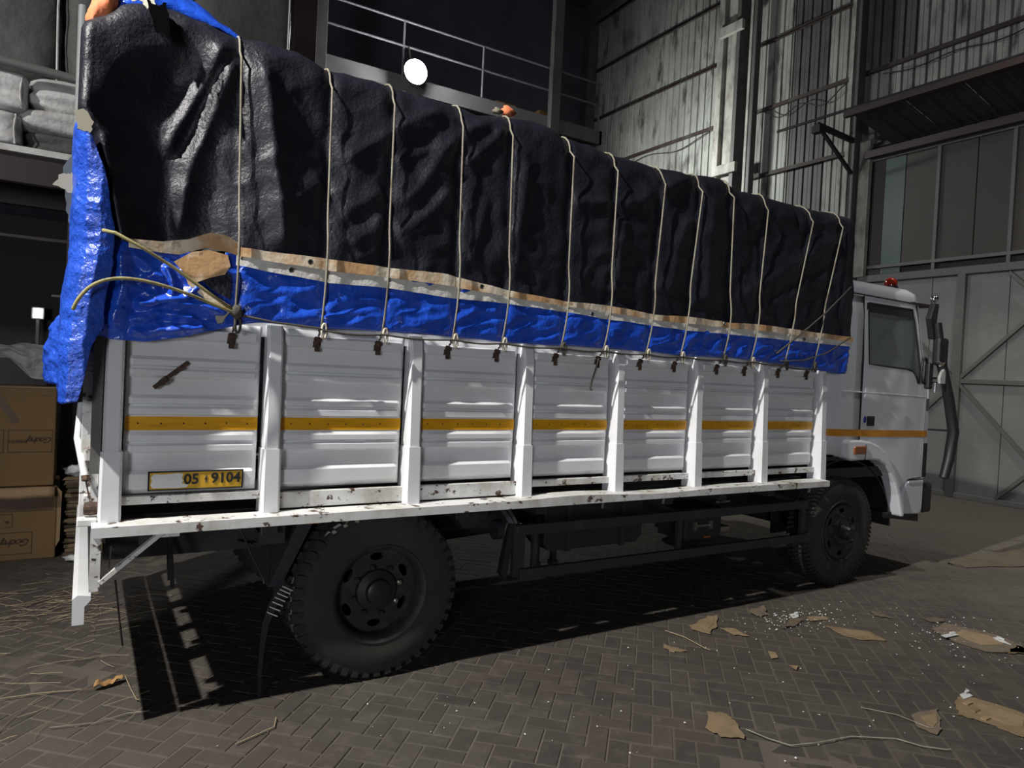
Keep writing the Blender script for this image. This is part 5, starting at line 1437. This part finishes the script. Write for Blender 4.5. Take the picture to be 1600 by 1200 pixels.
# ---- two cartons
def carton(z0, z1, x0, x1, label, upper):
    t = thing('carton', ((x0 + x1) / 2, 7.8, z0), label, 'carton', 'stacked printed cartons')
    body = MB().box(x0, x1, 7.5, 8.12, z0, z1).build('carton_body', M['card'], t, bevel=0.012)
    yf = 7.4985
    def frame(xa, xb, za, zb):
        w = 0.004
        MB().box(xa, xb, yf - 0.001, yf + 0.002, zb - w, zb).box(xa, xb, yf - 0.001, yf + 0.002, za, za + w).box(xa, xa + w, yf - 0.001, yf + 0.002, za, zb).box(xb - w, xb, yf - 0.001, yf + 0.002, za, zb).build('print_frame', M['brownink'], body)
    if upper:
        frame(-0.555, -0.228, 0.965, 1.165); frame(-0.80, -0.585, 0.965, 1.165)
        put_text('interio', 0.050, -0.483, yf, 1.06, 'brownink', body, 'print_word', flip=True, offset=0.0012)
        put_text('Godrej', 0.076, -0.318, yf, 1.075, 'brownink', body, 'print_word', flip=True, shear=0.45, offset=0.0012, space=0.82)
        for k in range(5):
            MB().box(-0.79, -0.62, yf - 0.001, yf + 0.002, 0.99 + 0.035 * k, 1.0 + 0.035 * k).build('print_line', M['brownink'], body)
        MB().bar((-0.66, yf, 1.50), (-0.50, yf, 1.23), 0.055, 0.003, up=(0, 1, 0)).build('tape_and_shade_strip', M['tapeshade'], body)
        MB().box(-0.325, -0.255, yf - 0.001, yf + 0.004, 1.47, 1.478).build('hand_slot', M['tapeshade'], body)
        MB().box(x0, x1 - 0.01, 7.496, 8.12, z1 - 0.004, z1 + 0.006).build('top_flap', M['cardtop'], t, bevel=0.003)
    else:
        frame(-0.80, -0.352, 0.06, 0.255); frame(-0.75, -0.50, 0.30, 0.42)
        put_text('Godrej', 0.088, -0.47, yf, 0.165, 'brownink', body, 'print_word', flip=True, shear=0.45, offset=0.0018, space=0.82)
        put_text('interio', 0.068, -0.68, yf, 0.15, 'brownink', body, 'print_word', flip=True, offset=0.0012)
        MB().prism([(-0.56, 0.36), (-0.52, 0.36), (-0.54, 0.33)], xz(), yf - 0.001, yf + 0.002).build('print_arrow', M['brownink'], body)
        # buckled top flap that overhangs the front
        P = []
        for i in range(20):
            u = i / 19; x = x0 + (x1 - x0 - 0.02) * u
            w = 0.008 * noise.noise((u * 6, 0, 0))
            P.append([(x, 7.52, 0.655), (x, 7.46 + w, 0.645 + w), (x, 7.435 + w, 0.60 + w), (x, 7.432 + w * 2, 0.565 + w)])
        MB().grid(P).build('front_flap', M['cardtop'], t, smooth=60, solid=0.005)
        MB().box(x0, x1 - 0.03, yf - 0.002, yf + 0.002, 0.44, 0.60).build('tape_and_shade_strip', M['tapeshade'], body)  # brown band paints the shade under the overhanging flap
        MB().prism([(x1, 0.10), (x1 + 0.03, 0.16), (x1 + 0.035, 0.60), (x1, 0.645)], xz(), 7.50, 7.505).build('side_flap', M['cardtop'], t)
carton(0.0, 0.655, -1.3, -0.175, 'printed brown carton standing on the floor at the left edge', False)
carton(0.662, 1.54, -1.32, -0.205, 'printed brown carton stacked on top of another at the left edge', True)

# ---- pile of flattened cardboard
cs = thing('cardboard_stack', (0.15, 7.9, 0), 'ragged pile of flattened cardboard sheets beside the cartons', 'cardboard')
z = 0.0
for k in range(26):
    th = random.uniform(0.018, 0.036)
    dx = random.uniform(-0.035, 0.03); dy = random.uniform(-0.05, 0.05)
    b = MB().hexa([(-0.11 + dx, 7.58 + dy, z), (0.5, 7.58 + dy * 0.4, z), (0.5, 8.2, z), (-0.08 - dx, 8.2, z),
                   (-0.11 + dx * 0.6, 7.58 + dy, z + th * 0.8), (0.5, 7.58 + dy * 0.4, z + th), (0.5, 8.2, z + th), (-0.08 - dx, 8.2, z + th * 0.8)])
    b.build('cardboard_sheet', M['scrap'] if k % 3 else M['scrapold'], cs)
    z += th
blob((-0.02, 7.66, z + 0.05), (0.10, 0.09, 0.055), 'plastic_bag', 'plastic', tag(thing('plastic_wad', (-0.02, 7.66, z), 'crumpled white plastic bag on the flattened cardboard pile', 'plastic bag'), None), sub=3, amp=0.6, sc=3)
wp = thing('paper_wad', (0.0, 7.3, 0), 'small pale crumpled paper on the floor by the carton corner', 'paper')
blob((0.0, 7.32, 0.03), (0.09, 0.06, 0.03), 'paper_body', 'plastic', wp, amp=0.6, sc=3)
for o in bpy.data.objects:
    if o.name.startswith('plastic_bag') and o.parent is None: pass

# ================================================================== LITTER
SCR = {
 'A': ([(3.11, 2.74), (3.18, 2.68), (3.16, 2.59), (3.06, 2.44), (2.96, 2.52), (2.96, 2.62)], 'scrap', 'flat tan cardboard scrap with jagged edge, nearest to the camera'),
 'B': ([(4.74, 2.19), (4.79, 2.13), (4.85, 1.88), (4.86, 1.75), (4.61, 1.66), (4.51, 1.78), (4.51, 1.96), (4.46, 2.05), (4.54, 2.11)], 'scrap', 'large torn tan cardboard piece at the lower right edge'),
 'C': ([(4.18, 2.19), (4.43, 2.16), (4.23, 2.03), (4.08, 1.99), (4.08, 2.07)], 'scrapold', 'kite-shaped cardboard scrap left of the large torn tan piece'),
 'D': ([(5.08, 3.33), (5.28, 3.12), (5.24, 2.93), (5.05, 3.03), (5.02, 3.17)], 'scrap', 'long pointed tan cardboard scrap in front of the front wheel'),
 'E': ([(5.83, 2.92), (6.1, 2.96), (6.21, 2.65), (6.17, 2.42), (5.99, 2.34), (5.73, 2.48), (5.73, 2.71)], 'scrapold', 'widest dull cardboard sheet lying at the right side of the yard'),
 'F': ([(4.04, 3.79), (4.33, 3.89), (4.43, 3.87), (4.23, 3.7), (4.05, 3.61), (4.0, 3.73)], 'scrap', 'creased cardboard scrap at the edge of the truck shadow'),
 'G': ([(4.23, 3.66), (4.33, 3.6), (4.3, 3.46), (4.21, 3.52)], 'scrap', 'thin cardboard sliver right of the creased scrap by the shadow'),
 'H': ([(3.58, 3.61), (3.63, 3.5), (3.65, 3.44), (3.52, 3.48)], 'scrap', 'small cardboard sliver nearest the middle of the truck'),
 'I': ([(4.76, 3.83), (5.01, 3.87), (4.84, 3.71), (4.72, 3.73)], 'scrapold', 'crumpled brown scrap half inside the truck shadow'),
 'J': ([(5.79, 3.42), (5.83, 3.29), (5.78, 3.22), (5.72, 3.33)], 'scrapold', 'narrow brown strip lying farthest back right of the front wheel'),
 'K': ([(6.04, 3.11), (6.19, 3.06), (6.15, 2.97), (6.01, 3.02)], 'scrapold', 'small brown flake just above the widest dull sheet'),
 'L': ([(4.67, 3.44), (5.01, 3.59), (5.0, 3.49), (4.87, 3.45)], 'scrapold', 'curled brown scrap among white crumbs left of the long pointed scrap'),
 'M': ([(5.11, 3.55), (5.27, 3.48), (5.24, 3.41), (5.06, 3.47)], 'scrap', 'orange-brown scrap just behind the long pointed one'),
 'N': ([(5.87, 2.4), (6.11, 2.44), (6.12, 2.37), (6.0, 2.33)], 'scrap', 'triangular tan flap at the right tip of the widest dull sheet'),
 'P': ([(8.27, 4.04), (9.56, 4.07), (10.25, 3.95), (9.21, 3.53), (8.27, 3.82)], 'scrapold', 'big trodden cardboard lying on the paving toward the gate'),
}
for key, (pts, m, lab) in SCR.items():
    ctr = (sum(p[0] for p in pts) / len(pts), sum(p[1] for p in pts) / len(pts))
    t = thing('cardboard_scrap', (ctr[0], ctr[1], 0), lab, 'cardboard', 'cardboard scraps on the paving')
    q = []
    jg = 0.012 if key != 'P' else 0.04
    for k in range(len(pts)):
        a, b = Vector(pts[k]), Vector(pts[(k + 1) % len(pts)])
        for s in range(5):
            p = a.lerp(b, s / 5.0); q.append((p.x + random.uniform(-jg, jg), p.y + random.uniform(-jg, jg)))
    v, f = plate_geom(q, [], 0.004)
    lift = 0.012 if key in 'IL' else 0.0
    MB().add([(a, b, 0.009 + c + lift * (0.5 + noise.noise((a * 9, b * 9, 0)))) for a, b, c in v], f).build('card_ply', M[m], t, fix=False)
    if key in 'BCDEF':
        # torn top ply
        c2 = [(ctr[0] + (x - ctr[0]) * 0.55 + 0.02, ctr[1] + (y - ctr[1]) * 0.5) for x, y in pts]
        MB().prism(c2, lambda u, v_, w: (u, v_, w), 0.011, 0.0145).build('torn_ply', M['scrap'], t)
    if key == 'B':
        for (x, y) in ((4.60, 2.03), (4.55, 1.95), (4.66, 2.1)):
            MB().box(x - 0.03, x + 0.03, y - 0.015, y + 0.015, 0.012, 0.02).build('torn_tab', M['scrap'], t)
WH = [([(5.75, 2.81), (5.9, 2.79), (5.87, 2.74), (5.7, 2.75)], 'white paper shred on the left end of the widest dull sheet'),
      ([(6.1, 2.61), (6.13, 2.57), (6.07, 2.46), (6.04, 2.53)], 'white paper shred toward the right end of the widest dull sheet'),
      ([(4.73, 2.18), (4.84, 2.19), (4.81, 2.14), (4.7, 2.14)], 'white plastic shred on the corner of the large torn piece'),
      ([(5.01, 3.63), (5.1, 3.62), (5.03, 3.55), (4.94, 3.54)], 'white plastic shred among the crumbs by the truck shadow')]
for pts, lab in WH:
    t = thing('paper_shred', (*pts[0], 0), lab, 'paper', 'white shreds on the paving')
    MB().prism(pts, lambda u, v_, w: (u, v_, w + 0.006 * math.sin(u * 40)), 0.016, 0.019).build('shred_body', M['plastic'], t)
    MB().prism([(x * 0.4 + pts[1][0] * 0.6 + 0.005, y * 0.4 + pts[1][1] * 0.6) for x, y in pts], lambda u, v_, w: (u, v_, w), 0.020, 0.028).build('shred_curl', M['plastic'], t)
t = thing('dry_leaf', (0.17, 4.52, 0), 'curled brown dead leaf on the paving left of the tail shadow', 'leaf')
P = []
for i in range(16):
    u = i / 15; w = 0.032 * math.sin(math.pi * (0.08 + 0.84 * u)) ** 0.7
    P.append([(0.10 + 0.15 * u, 4.47 + 0.06 * u + w * s, 0.012 + 0.03 * abs(s) * (0.5 + noise.noise((u * 5, s, 0))) + 0.012 * math.sin(9 * u)) for s in (-1, -0.5, 0, 0.5, 1)])
MB().grid(P).build('leaf_blade', M['leaf'], t, smooth=180, solid=0.002)
MB().tube([(0.10, 4.47, 0.012), (0.06, 4.455, 0.02)], 0.002, 5).build('leaf_stalk', M['leaf'], t)
for (pts, lab) in (([(4.19, 3.19), (4.22, 3.15), (4.16, 3.08), (4.1, 3.09)], 'yellowish leaf flake on the bare paving in front of the truck'), ([(4.12, 2.96), (4.17, 2.93), (4.1, 2.89)], 'smaller yellowish flake just in front of another on the paving')):
    t = thing('leaf_flake', (*pts[0], 0), lab, 'leaf', 'leaf flakes on the paving')
    MB().prism(pts, lambda u, v_, w: (u, v_, w), 0.009, 0.012).build('flake_body', M['scrap'], t)
STR = [([(-0.33, 4.54), (-0.16, 4.53), (0.01, 4.49)], 0.003, 'straw', 'pale long straw stalk lying left of the dead leaf'),
       ([(-0.09, 4.09), (0.11, 4.05), (0.25, 4.09), (0.33, 4.07)], 0.0024, 'rope', 'whitish string lying at the front left toward the tail shadow'),
       ([(3.14, 2.5), (3.17, 2.38), (3.22, 2.28), (3.39, 2.23), (3.61, 2.19), (3.82, 2.06), (3.87, 1.95), (3.96, 1.87)], 0.0032, 'rope', 'long pale string winding from the nearest tan scrap to the right'),
       ([(3.99, 2.37), (4.1, 2.22), (4.12, 2.05)], 0.0025, 'rope', 'short pale string beside the kite-shaped scrap'),
       ([(0.92, 3.71), (0.89, 3.62), (0.7, 3.54)], 0.0035, 'straw', 'bent yellow straw at the rubber strap below the rear wheel'),
       ([(3.78, 3.79), (3.82, 3.63), (3.8, 3.4)], 0.003, 'straw', 'thin straw pair at the edge of the truck shadow'),
       ([(0.26, 4.57), (0.28, 4.38), (0.3, 4.23)], 0.003, 'straw', 'thin straw stalk hanging off the dead leaf')]
for pts, r, m, lab in STR:
    t = thing('straw_stalk' if m == 'straw' else 'string', (*pts[0], 0), lab, 'straw' if m == 'straw' else 'string')
    MB().tube([(x, y, 0.010 + r) for x, y in pts], r, 5).build('strand', M[m], t)
    a, b = pts[-2], pts[-1]
    MB().tube([(b[0], b[1], 0.011 + r), (b[0] + (b[0] - a[0]) * 0.12 + 0.01, b[1] + (b[1] - a[1]) * 0.12, 0.016)], r * 0.7, 5).build('frayed_tip', M[m], t)
# drift of straw by the tail and crumbs in the yard: nobody could count them
sb = MB()
for k in range(150):
    if k < 95: x, y = random.gauss(-0.2, 0.25), random.gauss(5.95, 0.4)
    elif k < 125: x, y = random.uniform(-0.6, 0.3), random.uniform(4.0, 5.6)
    else: x, y = random.gauss(0.2, 0.12), random.gauss(5.6, 0.3)
    a = random.gauss(0.2, 0.7); L_ = random.uniform(0.06, 0.32); c = random.uniform(-0.6, 0.6)
    pts = [(x + L_ * (s - 0.5) * math.cos(a + c * s), y + L_ * (s - 0.5) * math.sin(a + c * s), 0.008 + random.uniform(0, 0.01)) for s in (0, 0.33, 0.66, 1)]
    sb.tube(pts, random.uniform(0.0009, 0.0019), 4, cap=False)
o = sb.build('straw', M['straw'], None, fix=False)
tag(o, 'drift of loose dry straw on the floor behind the tail', 'straw', kind='stuff')
cb = MB()
for k in range(420):
    if k < 170: x, y = random.gauss(4.95, 0.28), random.gauss(3.52, 0.12)
    elif k < 290: x, y = random.gauss(5.9, 0.3), random.gauss(2.75, 0.2)
    else: x, y = random.uniform(0.3, 6.5), random.uniform(1.4, 3.7)
    s = random.uniform(0.003, 0.009); a = random.uniform(0, 6.28)
    p = [(x + s * random.uniform(.5, 1.4) * math.cos(a + q), y + s * random.uniform(.5, 1.4) * math.sin(a + q), 0.008) for q in (0, 2.1, 4.2)]
    cb.add(p + [(x, y, 0.008 + s * 0.8)], [(0, 1, 3), (1, 2, 3), (2, 0, 3)])
o = cb.build('crumbs', M['plastic'], None, fix=False)
tag(o, 'tiny white crumbs of foam and paper strewn over the paving', 'crumbs', kind='stuff')
